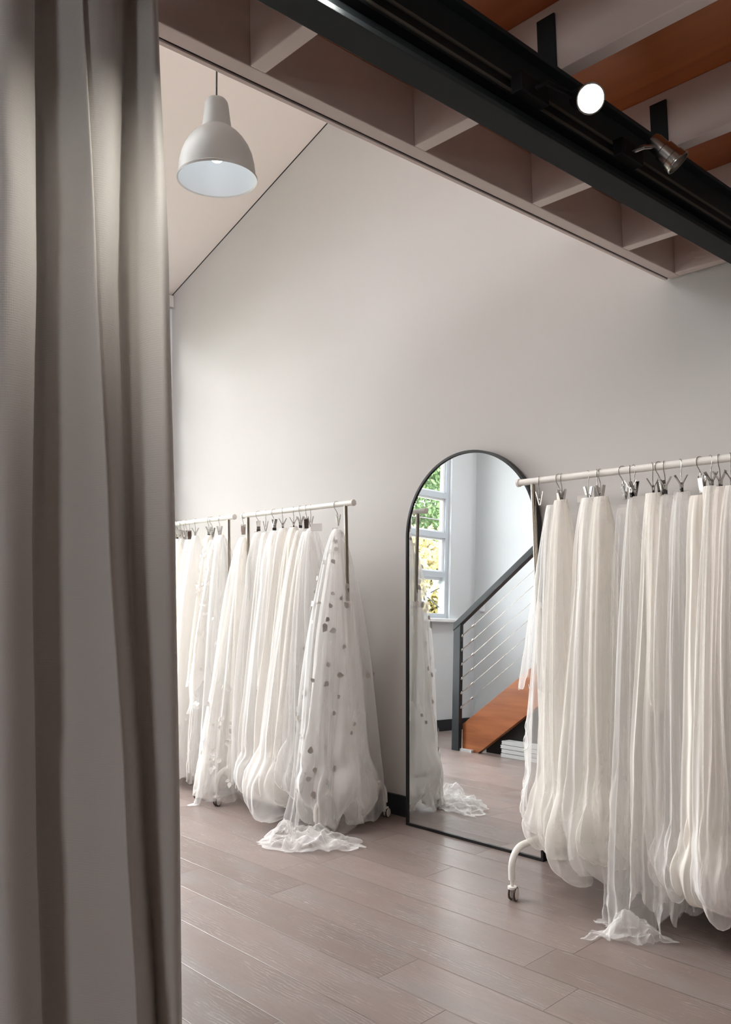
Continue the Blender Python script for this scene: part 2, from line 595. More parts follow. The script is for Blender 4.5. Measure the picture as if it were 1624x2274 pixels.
wall_with_holes('wall_right', 'wall', 0, XR, 0.15, YR - 0.2, YF, 0, 6.2, [FILL_WIN4])
wall_with_holes('wall_left', 'wallblue', 0, XL, -0.15, -0.26, YF, 0, 3.5, [WIN1, WIN2])
# shallow chase in the corner beside the stair wall
struct(MB().box(XL - 0.15, XL - 0.05, YB, -0.26, 0, 3.5).build('trim_1', 'wallblue'))
struct(MB().box(XL - 0.22, -1.5, YB - 0.15, YB, 0, 6.2).build('wall_stair', 'wallblue'))
struct(MB().box(-1.65, -1.5, YR, YB - 0.15, 0, 6.2).build('wall_return', 'wall'))
wall_with_holes('wall_rear', 'wall', 1, YR, -0.2, -1.65, XR + 0.15, 0, 6.2, [FILL_WIN3])

# raking ceiling over the open part, rising to the right
def slab(b, xa, xb, ya, yb, z0=0.0, z1=0.12):
    pr = [(xa, ya, ceil_z(xa) + z0), (xb, ya, ceil_z(xb) + z0), (xb, ya, ceil_z(xb) + z1), (xa, ya, ceil_z(xa) + z1)]
    return b.prism(pr, (0, yb - ya, 0))


sx0, sx1, sy0, sy1 = FILL_SKYL
cb_ = MB()
slab(cb_, -5.7, sx0, YR - 0.3, 3.45)
slab(cb_, sx1, 2.8, YR - 0.3, 3.45)
slab(cb_, sx0, sx1, YR - 0.3, sy0)
slab(cb_, sx0, sx1, sy1, 3.45)
struct(cb_.build('ceiling', 'ceil'))
# black strip painting in the shadow line where ceiling meets far wall
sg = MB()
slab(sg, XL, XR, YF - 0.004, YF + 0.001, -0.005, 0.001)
struct(sg.build('painted_shadow_line', 'skirt'))
# boxed wall plate in the top corner of the left wall
struct(MB().box(XL, XL + 0.03, YB, YF - 0.002, 3.19, 3.275).build('trim_2', 'wall', bevel=0.002))
# plywood deck of the gallery
struct(MB().box(-1.5, XR, YR, YF, 2.521, 2.545).build('ceiling_plywood', 'ply'))

# skirtings
struct(MB().box(XL + 0.016, XR, YF - 0.016, YF, 0, 0.102).build('baseboard_far', 'skirt', bevel=0.003))
struct(MB().box(XL, XL + 0.016, -0.26, YF - 0.016, 0, 0.102).build('baseboard_left', 'skirt', bevel=0.003))
struct(MB().box(XL - 0.05, -4.6, YB, YB + 0.016, 0, 0.102).build('baseboard_stair', 'skirt', bevel=0.003))


# ------------------------------------------------------------------ windows
def window_left(name, win, bars, vents):
    y0, y1, z0, z1 = win
    xo = XL - 0.10
    f = MB()
    w_ = 0.045
    f.box(xo, xo + 0.07, y0, y0 + w_, z0, z1).box(xo, xo + 0.07, y1 - w_, y1, z0, z1)
    f.box(xo, xo + 0.07, y0 + w_, y1 - w_, z0, z0 + w_).box(xo, xo + 0.07, y0 + w_, y1 - w_, z1 - w_, z1)
    for z in bars:
        f.box(xo, xo + 0.075, y0 + w_, y1 - w_, z - 0.027, z + 0.027)
    ym = (y0 + y1) / 2
    root = struct(f.build(name, 'wing', bevel=0.003))
    s = MB()
    zs = [z0 + w_] + [z + (0.027 if k else 0) for z in bars for k in (1,)] + []
    lo = [z0 + w_] + [z + 0.027 for z in bars]
    hi = [z - 0.027 for z in bars] + [z1 - w_]
    for i, (a, b) in enumerate(zip(lo, hi)):
        if i in vents:
            continue
        for (p, q) in ((y0 + w_, ym - 0.012), (ym + 0.012, y1 - w_)):
            t = 0.028
            s.box(xo + 0.015, xo + 0.05, p, p + t, a, b).box(xo + 0.015, xo + 0.05, q - t, q, a, b)
            s.box(xo + 0.015, xo + 0.05, p + t, q - t, a, a + t * 0.6).box(xo + 0.015, xo + 0.05, p + t, q - t, b - t * 0.6, b)
    s.box(xo + 0.005, xo + 0.06, ym - 0.012, ym + 0.012, z0 + w_, z1 - w_)
    s.build('window_sash', 'winw', root)
    g = MB()
    for i, (a, b) in enumerate(zip(lo, hi)):
        if i in vents:
            continue
        g.box(xo + 0.028, xo + 0.032, y0 + w_, y1 - w_, a, b)
    g.build('window_pane', 'glass', root)
    for i in vents:                                    # bottom light pushed outwards on a stay
        a, b = lo[i], hi[i]
        for (p, q) in ((y0 + w_, ym - 0.012), (ym + 0.012, y1 - w_)):
            sh = MB()
            top = Vector((xo + 0.02, 0, b - 0.01))
            d = Vector((-math.sin(0.75), 0, -math.cos(0.75))) * (b - a - 0.01)
            bt = top + d
            sh.bar((top.x, p + 0.015, top.z), (bt.x, p + 0.015, bt.z), 0.03, 0.03, (1, 0, 0))
            sh.bar((top.x, q - 0.015, top.z), (bt.x, q - 0.015, bt.z), 0.03, 0.03, (1, 0, 0))
            sh.bar((top.x, p, top.z), (top.x, q, top.z), 0.03, 0.03)
            sh.bar((bt.x, p, bt.z), (bt.x, q, bt.z), 0.03, 0.03)
            so = sh.build('awning_sash', 'winw', root)
            gl = MB()
            gl.bar(((top.x), (p + q) / 2, top.z), (bt.x, (p + q) / 2, bt.z), 0.004, q - p - 0.05, (0, 1, 0))
            gl.build('awning_pane', 'glass', so)
            st = MB()
            mid = top + d * 0.7
            st.tube([(xo + 0.03, p + 0.03, a + 0.06), (mid.x, p + 0.02, mid.z)], 0.006, 8)
            st.tube([(xo + 0.03, p + 0.03, b - 0.1), (mid.x + 0.03, p + 0.02, mid.z + 0.03)], 0.005, 8)
            st.build('window_stay', 'steel', so)
    si = MB().box(XL - 0.02, XL + 0.055, y0 - 0.12, y1 + 0.12, z0 - 0.034, z0)
    si.build('window_sill', 'winw', root, bevel=0.008)
    return root


window_left('window_1', WIN1, [1.44, 1.815, 2.195], [0])
window_left('window_2', WIN2, [1.03, 1.44, 1.815, 2.195, 2.6], [])
def window_plain(name, win, c, axis):
    """plain two light window; axis 1: in a wall of constant y, axis 0: in a wall of constant x"""
    a0, a1, z0, z1 = win
    am = (a0 + a1) / 2

    def bx(b, p, q, t, u, v):
        return b.box(p, q, c - t, c + t, u, v) if axis == 1 else b.box(c - t, c + t, p, q, u, v)
    r = MB()
    for (p, q) in ((a0, a0 + 0.05), (a1 - 0.05, a1), (am - 0.02, am + 0.02)):
        bx(r, p, q, 0.03, z0, z1)
    for (p, q) in ((z0, z0 + 0.05), (z1 - 0.05, z1)):
        bx(r, a0 + 0.05, a1 - 0.05, 0.03, p, q)
    o = struct(r.build(name, 'winw'))
    bx(MB(), a0 + 0.05, a1 - 0.05, 0.002, z0 + 0.05, z1 - 0.05).build('window_pane', 'glass', o)


sk = MB()
for p_ in ((sx0, sx0 + 0.05, sy0, sy1), (sx1 - 0.05, sx1, sy0, sy1), (sx0 + 0.05, sx1 - 0.05, sy0, sy0 + 0.05), (sx0 + 0.05, sx1 - 0.05, sy1 - 0.05, sy1)):
    slab(sk, *p_, 0.02, 0.10)
sko = struct(sk.build('added_skylight', 'winw'))
slab(MB(), sx0 + 0.05, sx1 - 0.05, sy0 + 0.05, sy1 - 0.05, 0.06, 0.064).build('window_pane', 'glass', sko)
window_plain('added_rear_window', FILL_WIN3, YR - 0.09, 1)
window_plain('added_gallery_window', FILL_WIN4, XR + 0.08, 0)

# ------------------------------------------------------------------ gallery timbers
eb = empty('edge_beam', (-1.50, 1.4, 2.355), 'mauve painted edge beam along the open side of the gallery with lining strip', 'beam')
MB().box(-1.525, -1.481, -0.2, YF, 2.355, 2.521).build('timber', 'joist', eb, bevel=0.003, origin=None).matrix_parent_inverse = Matrix.Translation((1.50, -1.4, -2.355))
MB().box(-1.543, -1.530, -0.2, YF - 0.012, 2.352, 2.75).build('lining_strip', 'joist', eb, bevel=0.001).matrix_parent_inverse = Matrix.Translation((1.50, -1.4, -2.355))
MB().box(-1.5302, -1.5248, -0.2, YF - 0.012, 2.3565, 2.5).build('painted_gap_shadow', 'under', eb).matrix_parent_inverse = Matrix.Translation((1.50, -1.4, -2.355))  # black fill painting in the shade between timber and lining
JY = [0.54, 1.078, 1.617, 2.152, 2.697, 3.088]
JL = ['painted ceiling joist above the hanging curtain, nearest the viewer',
      'painted ceiling joist meeting the edge beam just above the pendant lamp cord',
      'painted ceiling joist with the upper black hanger plate fixed to its face',
      'painted ceiling joist with the lower black hanger plate beside the chrome spotlight',
      'painted ceiling joist second out from the far wall',
      'painted ceiling joist running tight along the top of the far wall']
for y, l in zip(JY, JL):
    tag(MB().box(-1.4805, XR, y, y + 0.043, 2.355, 2.5205).build('ceiling_joist', 'joist', bevel=0.003), l, 'joist', 'painted joists under the gallery')

# black steel beam hung under the joists: I section
bmx = MB()
X0, X1 = -1.087, -1.019
bmx.box(X0, X1, -1.5, YF, 2.17, 2.181).box(X0, X1, -1.5, YF, 2.344, 2.355).box(-1.062, -1.044, -1.5, YF, 2.181, 2.344)
bo = bmx.build('steel_beam', 'steel', bevel=0.0015)
tag(bo, 'black steel beam running under the painted joists to the far wall', 'beam')
for y in JY[1:5]:
    tag(MB().box(-1.076, -1.028, y - 0.0075, y - 0.0015, 2.345, 2.493).build('hanger_plate', 'steel', bo, bevel=0.001))

# lighting track on the beam's side
tr = MB()
tr.box(-1.0438, -1.020, -1.4, YF - 0.05, 2.217, 2.2605)
to = tag(tr.build('light_track', 'track', bevel=0.001), 'black lighting track with two pale lips along the steel beam', 'track')
for z in (2.2245, 2.2525):
    MB().box(-1.0202, -1.0165, -1.4, YF - 0.05, z - 0.0032, z + 0.0032).build('track_lip', 'lip', to)


def look_rot(d):
    return Vector(d).normalized().to_track_quat('-Z', 'Y').to_matrix().to_4x4()


def spotlight(base, head, direction, label, lit, power=40, cone=74, blend=0.6, soft=0.025):
    e = empty('spotlight', base, label, 'spotlight', 'spotlights on the black track')
    inv = Matrix.Translation(-Vector(base))

    def part(mb, name, mat, par=e, **k):
        o = mb.build(name, mat, par, **k)
        o.matrix_parent_inverse = inv
        return o
    bx, by, bz = base
    part(MB().box(bx - 0.002, bx + 0.030, by - 0.05, by + 0.05, bz - 0.022, bz + 0.022), 'adapter_box', 'track', bevel=0.004)
    h = Vector(head)
    d = Vector(direction).normalized()
    back = h - d * 0.075
    st = Vector((bx + 0.03, by, bz))
    part(MB().tube([st, st + Vector((0.025, 0, 0)), h - d * 0.055 + (st - h).normalized() * 0.02, h - d * 0.055], 0.006, 10), 'arm', 'track' if lit else 'chrome', smooth=True)
    hm = 'track' if lit else 'chrome'
    prof = [(0.0, -0.09), (0.018, -0.088), (0.022, -0.078), (0.022, -0.05), (0.0265, -0.047), (0.0275, -0.02), (0.030, -0.018), (0.0315, 0.0), (0.029, 0.0), (0.027, -0.012), (0.0, -0.014)]
    part(MB().lathe(prof, 40, h, d), 'lamp_head', hm, smooth=True)
    ring = MB().lathe([(0.0315, -0.003), (0.0325, 0.0), (0.0315, 0.003), (0.0285, 0.003), (0.0285, -0.002)], 40, h, d)
    part(ring, 'rim_ring', 'chrome', smooth=True)
    if lit:
        part(MB().lathe([(0.0, 0.001), (0.012, 0.0015), (0.0245, -0.002), (0.0275, -0.006)], 40, h, d), 'lens', 'lens', smooth=True)
        l = bpy.data.lights.new('spot_beam', 'SPOT')
        l.energy, l.spot_size, l.spot_blend, l.shadow_soft_size = power, math.radians(cone), blend, soft
        l.color = (1.0, 0.94, 0.85)
        lo_ = bpy.data.objects.new('spot_beam', l)
        COL.objects.link(lo_)
        lo_.matrix_world = Matrix.Translation(h + d * 0.012) @ look_rot(d)
    return e


spotlight((-1.0438 + 0.024, 1.47, 2.238), (-0.915, 1.56, 2.215), (0.66, -0.52, -0.50), 'lit spotlight glaring at the viewer from the black track', True, 10)
spotlight((-1.0438 + 0.024, 1.88, 2.238), (-0.915, 1.955, 2.205), (0.55, 0.35, -0.75), 'unlit chrome spotlight further along the black track', False)

# unseen heads added along the track to brighten the right hand rack and curtain
spotlight((-1.0438 + 0.024, 0.62, 2.238), (-0.915, 0.66, 2.205), (-0.50, 1.9, -1.25), 'added unseen black spotlight on the track above the viewer, aimed at the veils', True, 34, 75, 1.0, 0.05)
spotlight((-1.0438 + 0.024, 0.90, 2.238), (-0.930, 0.94, 2.215), (-0.50, -0.45, -0.12), 'added unseen black spotlight just above the picture edge, aimed at the curtain', True, 15, 100, 0.9, 0.04)
spotlight((-1.0438 + 0.024, 0.10, 2.238), (-0.915, 0.14, 2.205), (-0.10, 2.5, -1.35), 'added unseen black spotlight at the near end of the track behind the viewer', True, 34, 75, 1.0, 0.05)

# ------------------------------------------------------------------ curtain
CV = [(0.030, [-0.7681, -0.7587, -0.7498, -0.7413, -0.7349]),
      (0.050, [-0.7137, -0.7058, -0.6984, -0.6913, -0.6859]),
      (0.000, [-0.6537, -0.647, -0.6444, -0.6347, -0.6265]),
      (-0.030, [-0.6012, -0.5941, -0.5941, -0.5854, -0.5725]),
      (-0.008, [-0.5756, -0.5694, -0.5702, -0.5622, -0.5483]),
      (0.030, [-0.5713, -0.5646, -0.5667, -0.5582, -0.5436]),
      (0.075, [-0.5934, -0.5872, -0.5884, -0.5796, -0.5652]),
      (0.085, [-0.5791, -0.5749, -0.5766, -0.5673, -0.5539]),
      (0.068, [-0.5411, -0.5298, -0.5191, -0.5165, -0.5071]),
      (0.042, [-0.5032, -0.481, -0.4599, -0.4361, -0.4172]),
      (0.022, [-0.4818, -0.4572, -0.4323, -0.4064, -0.3868]),
      (0.040, [-0.4919, -0.4669, -0.4408, -0.4153, -0.3961]),
      (0.034, [-0.4834, -0.4595, -0.4352, -0.4098, -0.3907]),
      (0.042, [-0.4546, -0.447, -0.4299, -0.4046, -0.3848]),
      (0.062, [-0.4362, -0.4413, -0.4281, -0.4004, -0.3812]),
      (0.100, [-0.4366, -0.4462, -0.432, -0.4037, -0.3835]),
      (0.130, [-0.4368, -0.4467, -0.4325, -0.4055, -0.3849]),
      (0.125, [-0.4165, -0.4169, -0.4132, -0.3938, -0.379]),
      (0.100, [-0.3928, -0.3854, -0.3848, -0.3702, -0.3605]),
      (0.090, [-0.3735, -0.3584, -0.3505, -0.3429, -0.3399]),
      (0.115, [-0.3712, -0.3528, -0.3434, -0.3377, -0.3363]),
      (0.160, [-0.3884, -0.3701, -0.3603, -0.3542, -0.3527]),
      (0.200, [-0.41, -0.3936, -0.3823, -0.3757, -0.3731])]
CZ = np.array([2.26, 1.757, 1.278, 0.82, 0.475])


def crm(P, n):
    """Catmull-Rom through the rows of P (k, d), n samples a span"""
    P = np.vstack([2 * P[0] - P[1], P, 2 * P[-1] - P[-2]])
    out = []
    t = np.linspace(0, 1, n, endpoint=False)[:, None]
    for i in range(1, len(P) - 2):
        a, b, c, d = P[i - 1], P[i], P[i + 1], P[i + 2]
        out.append(0.5 * (2 * b + (c - a) * t + (2 * a - 5 * b + 4 * c - d) * t ** 2 + (3 * b - a - 3 * c + d) * t ** 3))
    out.append(P[-2][None])
    return np.vstack(out)


# ---- numpy value noise
def _h(i, j, k, s):
    i, j, k = (np.asarray(q, dtype=np.int64) for q in (i, j, k))
    n = (i * 374761393 + j * 668265263 + k * 2147483647 + s * 1274126177) & 0xffffffff
    n = ((n ^ (n >> 13)) * 1274126177) & 0xffffffff
    n = ((n ^ (n >> 16)) * 2246822519) & 0xffffffff
    return ((n ^ (n >> 15)) & 0xffff) / 65535.0


def vnoise(x, y, z, s=0):
    xi, yi, zi = np.floor(x), np.floor(y), np.floor(z)
    f = [x - xi, y - yi, z - zi]
    u, v, w_ = (q * q * q * (q * (q * 6 - 15) + 10) for q in f)
    r_ = 0
    for a in (0, 1):
        for b in (0, 1):
            for c in (0, 1):
                r_ = r_ + _h(xi + a, yi + b, zi + c, s) * (u if a else 1 - u) * (v if b else 1 - v) * (w_ if c else 1 - w_)
    return r_ * 2 - 1


def grid_mesh(name, P, mat, parent=None, closed=False, uv=None, loc=None):
    """P: (rows, cols, 3) array -> smooth quad mesh"""
    nr, nc = P.shape[:2]
    me = bpy.data.meshes.new(name)
    V = P.reshape(-1, 3).astype(np.float32)
    i = np.arange(nr - 1)[:, None]
    j = np.arange(nc if closed else nc - 1)[None, :]
    j2 = (j + 1) % nc
    F = np.stack([i * nc + j, i * nc + j2, (i + 1) * nc + j2, (i + 1) * nc + j], -1).reshape(-1, 4)
    me.vertices.add(len(V))
    me.vertices.foreach_set('co', V.ravel())
    me.loops.add(F.size)
    me.loops.foreach_set('vertex_index', F.ravel().astype(np.int32))
    me.polygons.add(len(F))
    me.polygons.foreach_set('loop_start', (np.arange(len(F)) * 4).astype(np.int32))
    me.polygons.foreach_set('loop_total', np.full(len(F), 4, np.int32))
    if uv is not None:
        l = me.uv_layers.new(name='UVMap')
        l.data.foreach_set('uv', uv.reshape(-1, 2)[F.ravel()].ravel().astype(np.float32))
    me.update(calc_edges=True)
    me.shade_smooth()
    me.materials.append(MT[mat])
    o = bpy.data.objects.new(name, me)
    COL.objects.link(o)
    if loc is not None:
        o.location = loc
    if parent is not None:
        o.parent = parent
    return o


fh = np.array([-math.sin(YAW), math.cos(YAW)])
rh = np.array([math.cos(YAW), math.sin(YAW)])
lat = np.array([c[1] for c in CV])                   # (23, 5)
dep = np.array([c[0] for c in CV])
zz = np.concatenate([np.linspace(2.335, 0.02, 150)])
# lateral positions at every height: interpolate in z (linear beyond the ends)
order = np.argsort(CZ)
cz, cl = CZ[order], lat[:, order]
cols = []
for zv in zz:
    if zv <= cz[0]:
        k = (zv - cz[0]) / (cz[1] - cz[0])
        L = cl[:, 0] + (cl[:, 1] - cl[:, 0]) * k
    elif zv >= cz[-1]:
        k = (zv - cz[-1]) / (cz[-1] - cz[-2])
        L = cl[:, -1] + (cl[:, -1] - cl[:, -2]) * k
    else:
        i_ = np.searchsorted(cz, zv) - 1
        q = (zv - cz[i_]) / (cz[i_ + 1] - cz[i_])
        q = q * 0.6 + 0.4 * q * q * (3 - 2 * q)
        L = cl[:, i_] * (1 - q) + cl[:, i_ + 1] * q
    cols.append(crm(np.stack([L, 1.40 + dep], 1), 9))
S = np.array(cols)                                   # (rows, n, 2) lateral, depth
nr, nc = S.shape[:2]
P = np.zeros((nr, nc, 3))
u_ = np.linspace(0, 1.9, nc)[None, :] * np.ones((nr, 1))
v_ = zz[:, None] * np.ones((1, nc))
wr = 0.0035 * vnoise(u_ * 5, v_ * 3.0, 0 * u_, 3) + 0.0022 * vnoise(u_ * 12, v_ * 7.0, 0 * u_, 5)
# soft horizontal drag creases in the lower half
cr = np.exp(-((np.abs(vnoise(u_ * 1.6, v_ * 7.5 + u_ * 1.2, 0 * u_, 9)) / 0.06) ** 2)) * np.clip((1.25 - v_) / 0.5, 0, 1)
S[:, :, 1] += wr - 0.0022 * cr
P[:, :, :2] = S[:, :, :1] * rh + S[:, :, 1:] * fh
P[:, :, 2] = v_
cu = grid_mesh('curtain', P, 'curtain', uv=np.stack([u_, v_], -1))
sm = cu.modifiers.new('thickness', 'SOLIDIFY')
sm.thickness = 0.0016
tag(cu, 'pale grey woven curtain hanging in deep folds at the left edge', 'curtain')
rail = MB().tube([tuple(-0.78 * rh + 1.47 * fh) + (2.344,), tuple(-0.33 * rh + 1.52 * fh) + (2.344,)], 0.010, 12)
tag(rail.build('curtain_rail', 'track', smooth=True), 'slim dark rail under the joists carrying the grey curtain', 'rail')

# ------------------------------------------------------------------ pendant lamp
LC = Vector((-3.07, 2.048, 2.985))                   # centre of the rim
lamp = empty('pendant_lamp', LC, 'grey metal pendant lamp with bright white inside under the sloping ceiling', 'lamp')
R0 = 0.178
outer = [(0.995, 0.0), (1.0, 0.010), (0.965, 0.016), (0.955, 0.035), (0.93, 0.075), (0.88, 0.115), (0.80, 0.150), (0.69, 0.182), (0.57, 0.207), (0.47, 0.223), (0.385, 0.234), (0.37, 0.238)]
inner = [(r - 0.018, z - 0.003 if z > 0.02 else z) for r, z in outer[2:]]
MB().lathe([(r * R0, z) for r, z in outer], 72).build('lamp_shade', 'shade', lamp, smooth=True)
MB().lathe([(0.995 * R0, 0.0), (0.955 * R0, 0.004)] + [(r * R0, z) for r, z in inner] + [(0.0, 0.232)], 72).build('shade_lining', 'enamel', lamp, smooth=True)
MB().lathe([(0.372 * R0, 0.232), (0.372 * R0, 0.240), (0.345 * R0, 0.275), (0.30 * R0, 0.345), (0.285 * R0, 0.358), (0.24 * R0, 0.370), (0.12 * R0, 0.377), (0.0, 0.378)], 48).build('cap', 'shade', lamp, smooth=True)
zt = ceil_z(LC.x) - LC.z
MB().tube([(0, 0, 0.376), (0.004, 0.002, 0.6), (0, 0, zt)], 0.0042, 10).build('cord', 'cord', lamp, smooth=True)
MB().lathe([(0.0, zt - 0.035), (0.045, zt - 0.033), (0.05, zt - 0.02), (0.05, zt + 0.02)], 32).build('ceiling_rose', 'shade', lamp, smooth=True)
MB().lathe([(0.0, 0.085), (0.02, 0.088), (0.031, 0.10), (0.034, 0.118), (0.030, 0.138), (0.018, 0.160), (0.014, 0.2), (0.014, 0.232)], 32).build('bulb', 'bulb', lamp, smooth=True)
pl = bpy.data.lights.new('pendant_light', 'POINT')
pl.energy, pl.shadow_soft_size, pl.color = 0.08, 0.03, (0.86, 0.94, 1.0)
plo = bpy.data.objects.new('pendant_light', pl)
plo.location = LC + Vector((0, 0, 0.06))
COL.objects.link(plo)

# ------------------------------------------------------------------ arched mirror leaning on the far wall
AL = math.radians(2.1)
MC = Vector((-2.557, 3.03, 0.0))
mir = empty('arched_mirror', MC, 'tall arched floor mirror with thin black frame leaning on the far wall', 'mirror')
mir.rotation_euler = (-AL, 0, 0)
Wm, Hm = 0.40, 1.80


def arch(hw, top, bot, n=48):
    pts = [(-hw, bot), (hw, bot)]
    cz_ = top - hw
    pts += [(hw * math.cos(t), cz_ + hw * math.sin(t)) for t in np.linspace(0, PI, n)]
    return pts


oa, ia = arch(Wm, Hm, 0.0), arch(Wm - 0.013, Hm - 0.013, 0.013)
k = len(oa)
vs = [(x, y, z) for y in (0.0, 0.032) for (x, z) in oa] + [(x, y, z) for y in (0.0, 0.032) for (x, z) in ia]
fs = []
for i in range(k):
    j = (i + 1) % k
    fs += [(i, j, 2 * k + j, 2 * k + i), (k + j, k + i, 3 * k + i, 3 * k + j), (j, i, k + i, k + j), (2 * k + i, 2 * k + j, 3 * k + j, 3 * k + i)]
MB().add(vs, fs).build('mirror_frame', 'frame', mir, bevel=0.0015)
MB().prism([(x, 0.007, z) for x, z in ia], (0, 0.004, 0)).build('mirror_glass', 'mirror', mir)
MB().prism([(x, 0.013, z) for x, z in ia], (0, 0.012, 0)).build('backing_board', 'under', mir)

# ------------------------------------------------------------------ staircase and balustrade, seen in the mirror
st = empty('staircase', (-4.3, 0.9, 0), 'open timber staircase with orange brown stringers rising along the stair wall', 'staircase')
inv = Matrix.Translation((4.3, -0.9, 0))
SL = 0.735


def sz(x):
    return 0.195 + (x + 4.417) * SL


XE = -1.66
for y in (0.90, 0.0):
    x_b = -4.247
    pol = [(-4.405, y, 0.0), (x_b, y, 0.0), (XE, y, sz(XE) - 0.325), (XE, y, sz(XE)), (-4.405, y, sz(-4.405))]
    o = MB().prism(pol, (0, -0.045, 0)).build('stringer', 'stairwood', st, bevel=0.002)
    o.matrix_parent_inverse = inv
nst = 10
for i in range(nst):
    xx = -4.36 + i * 0.25
    z = 0.175 + i * 0.25 * SL
    o = MB().box(xx, xx + 0.25, 0.0, 0.765, z - 0.03, z).build('tread', 'stairwood', st, bevel=0.003)
    o.matrix_parent_inverse = inv
o = MB().box(-4.46, -4.29, 0.84, 0.93, 0.0, 0.018).build('foot_plate', 'slab', st)
o.matrix_parent_inverse = inv
tag(o, 'small white plate at the foot of the stringer')
pan = MB().prism([(-4.245, 0.80, 0.0), (XE, 0.80, 0.0), (XE, 0.80, sz(XE) - 0.29), (-4.245, 0.80, 0.035)], (0, -0.03, 0))
tag(pan.build('under_stair_panel', 'under'), 'black board closing off the space under the staircase', 'panel')

ba = empty('balustrade', (-4.445, 0.9, 0), 'dark steel balustrade with thin wire cables on the staircase', 'balustrade')
inv = Matrix.Translation((4.445, -0.9, 0))


def bpart(mb, name, mat, par=ba, **kk):
    o = mb.build(name, mat, par, **kk)
    o.matrix_parent_inverse = inv if par is ba else Matrix.Identity(4)
    return o


bpart(MB().box(-4.478, -4.408, 0.905, 0.945, 0.0, 1.0), 'newel_post', 'railsteel', bevel=0.003)


def hz(x):
    return 0.985 + (x + 4.44) * 0.775


hb = MB()
a_, b_ = (-4.478, hz(-4.478)), (XE, hz(XE))
hb.prism([(a_[0], 0.9, a_[1] - 0.03), (b_[0], 0.9, b_[1] - 0.03), (b_[0], 0.9, b_[1] + 0.03), (a_[0], 0.9, a_[1] + 0.03)], (0, 0.05, 0))
bpart(hb, 'handrail', 'railsteel', bevel=0.003)
bpart(MB().box(XE - 0.07, XE, 0.905, 0.945, sz(XE) - 0.05, hz(XE)), 'top_post', 'railsteel', bevel=0.003)
for i in range(7):
    z0 = 0.886 - 0.1115 * i
    if i == 6:
        continue
    cb = bpart(MB().tube([(-4.408, 0.925, z0), (XE - 0.07, 0.925, z0 + (XE - 0.07 + 4.408) * 0.74)], 0.0014, 6), 'cable', 'post')
    f = MB()
    dx, dz = 0.8, 0.6
    f.tube([(-4.408, 0.925, z0), (-4.395, 0.925, z0 + 0.0096)], 0.009, 10)
    f.tube([(-4.395, 0.925, z0 + 0.0096), (-4.30, 0.925, z0 + 0.108 * 0.74)], 0.0042, 8)
    f.tube([(-4.30, 0.925, z0 + 0.108 * 0.74), (-4.282, 0.925, z0 + 0.126 * 0.74)], 0.0085, 10)
    fo = f.build('turnbuckle', 'chrome', cb, smooth=True)
    fo.matrix_parent_inverse = Matrix.Identity(4)

# stacked white boards under the stair
LB = ['bottom', 'second', 'third', 'top']
for i in range(4):
    dx = [0.0, 0.004, -0.004, 0.006][i]
    z = 0.001 + i * 0.031
    b = MB()
    pr = [(0.0, 0.006), (0.008, 0.0), (0.5, 0.0), (0.5, 0.0275), (0.008, 0.0275), (0.0, 0.022), (0.007, 0.014)]
    b.prism([(-4.035 + dx + px, 0.895, z + pz) for px, pz in pr], (0, -0.09, 0))
    tag(b.build('white_board', 'slab', bevel=0.001),
        '%s white board of the small stack under the stairs' % LB[i], 'board', 'stacked boards under the stairs')
# double switch plate on the stair wall
sw = empty('switch_plate', (-5.245, YB, 1.185), 'small white switch plate on the wall behind the handrail', 'switch')
MB().box(-0.03, 0.03, 0, 0.012, -0.075, 0.075).build('plate', 'winw', sw, bevel=0.003)
MB().box(-0.012, 0.012, 0.012, 0.018, -0.02, 0.02).build('rocker', 'slab', sw, bevel=0.002)


# ------------------------------------------------------------------ garment racks
RY = 2.83
RZ = 1.578


def caster(root, x, y):
    c = MB()
    c.tube([(x, y, 0.045), (x, y, 0.085)], 0.006, 10)
    c.lathe([(0.0, -0.004), (0.017, -0.004), (0.017, 0.004), (0.0, 0.004)], 20, (x, y, 0.047))
    co = c.build('caster', 'white', root, smooth=True)
    for s in (-1, 1):
        wm = MB().lathe([(0.0, -0.006), (0.018, -0.006), (0.0215, -0.003), (0.0215, 0.003), (0.018, 0.006), (0.0, 0.006)], 28, (x + s * 0.0115, y + 0.006, 0.0245), (1, 0.3, 0))
        wo = wm.build('wheel', 'white', co, smooth=True)
        ty = MB().lathe([(0.0213, -0.0045), (0.0243, -0.003), (0.0243, 0.003), (0.0213, 0.0045)], 28, (x + s * 0.0115, y + 0.006, 0.0245), (1, 0.3, 0), closed=True)
        ty.build('tyre', 'tyre', wo, smooth=True)


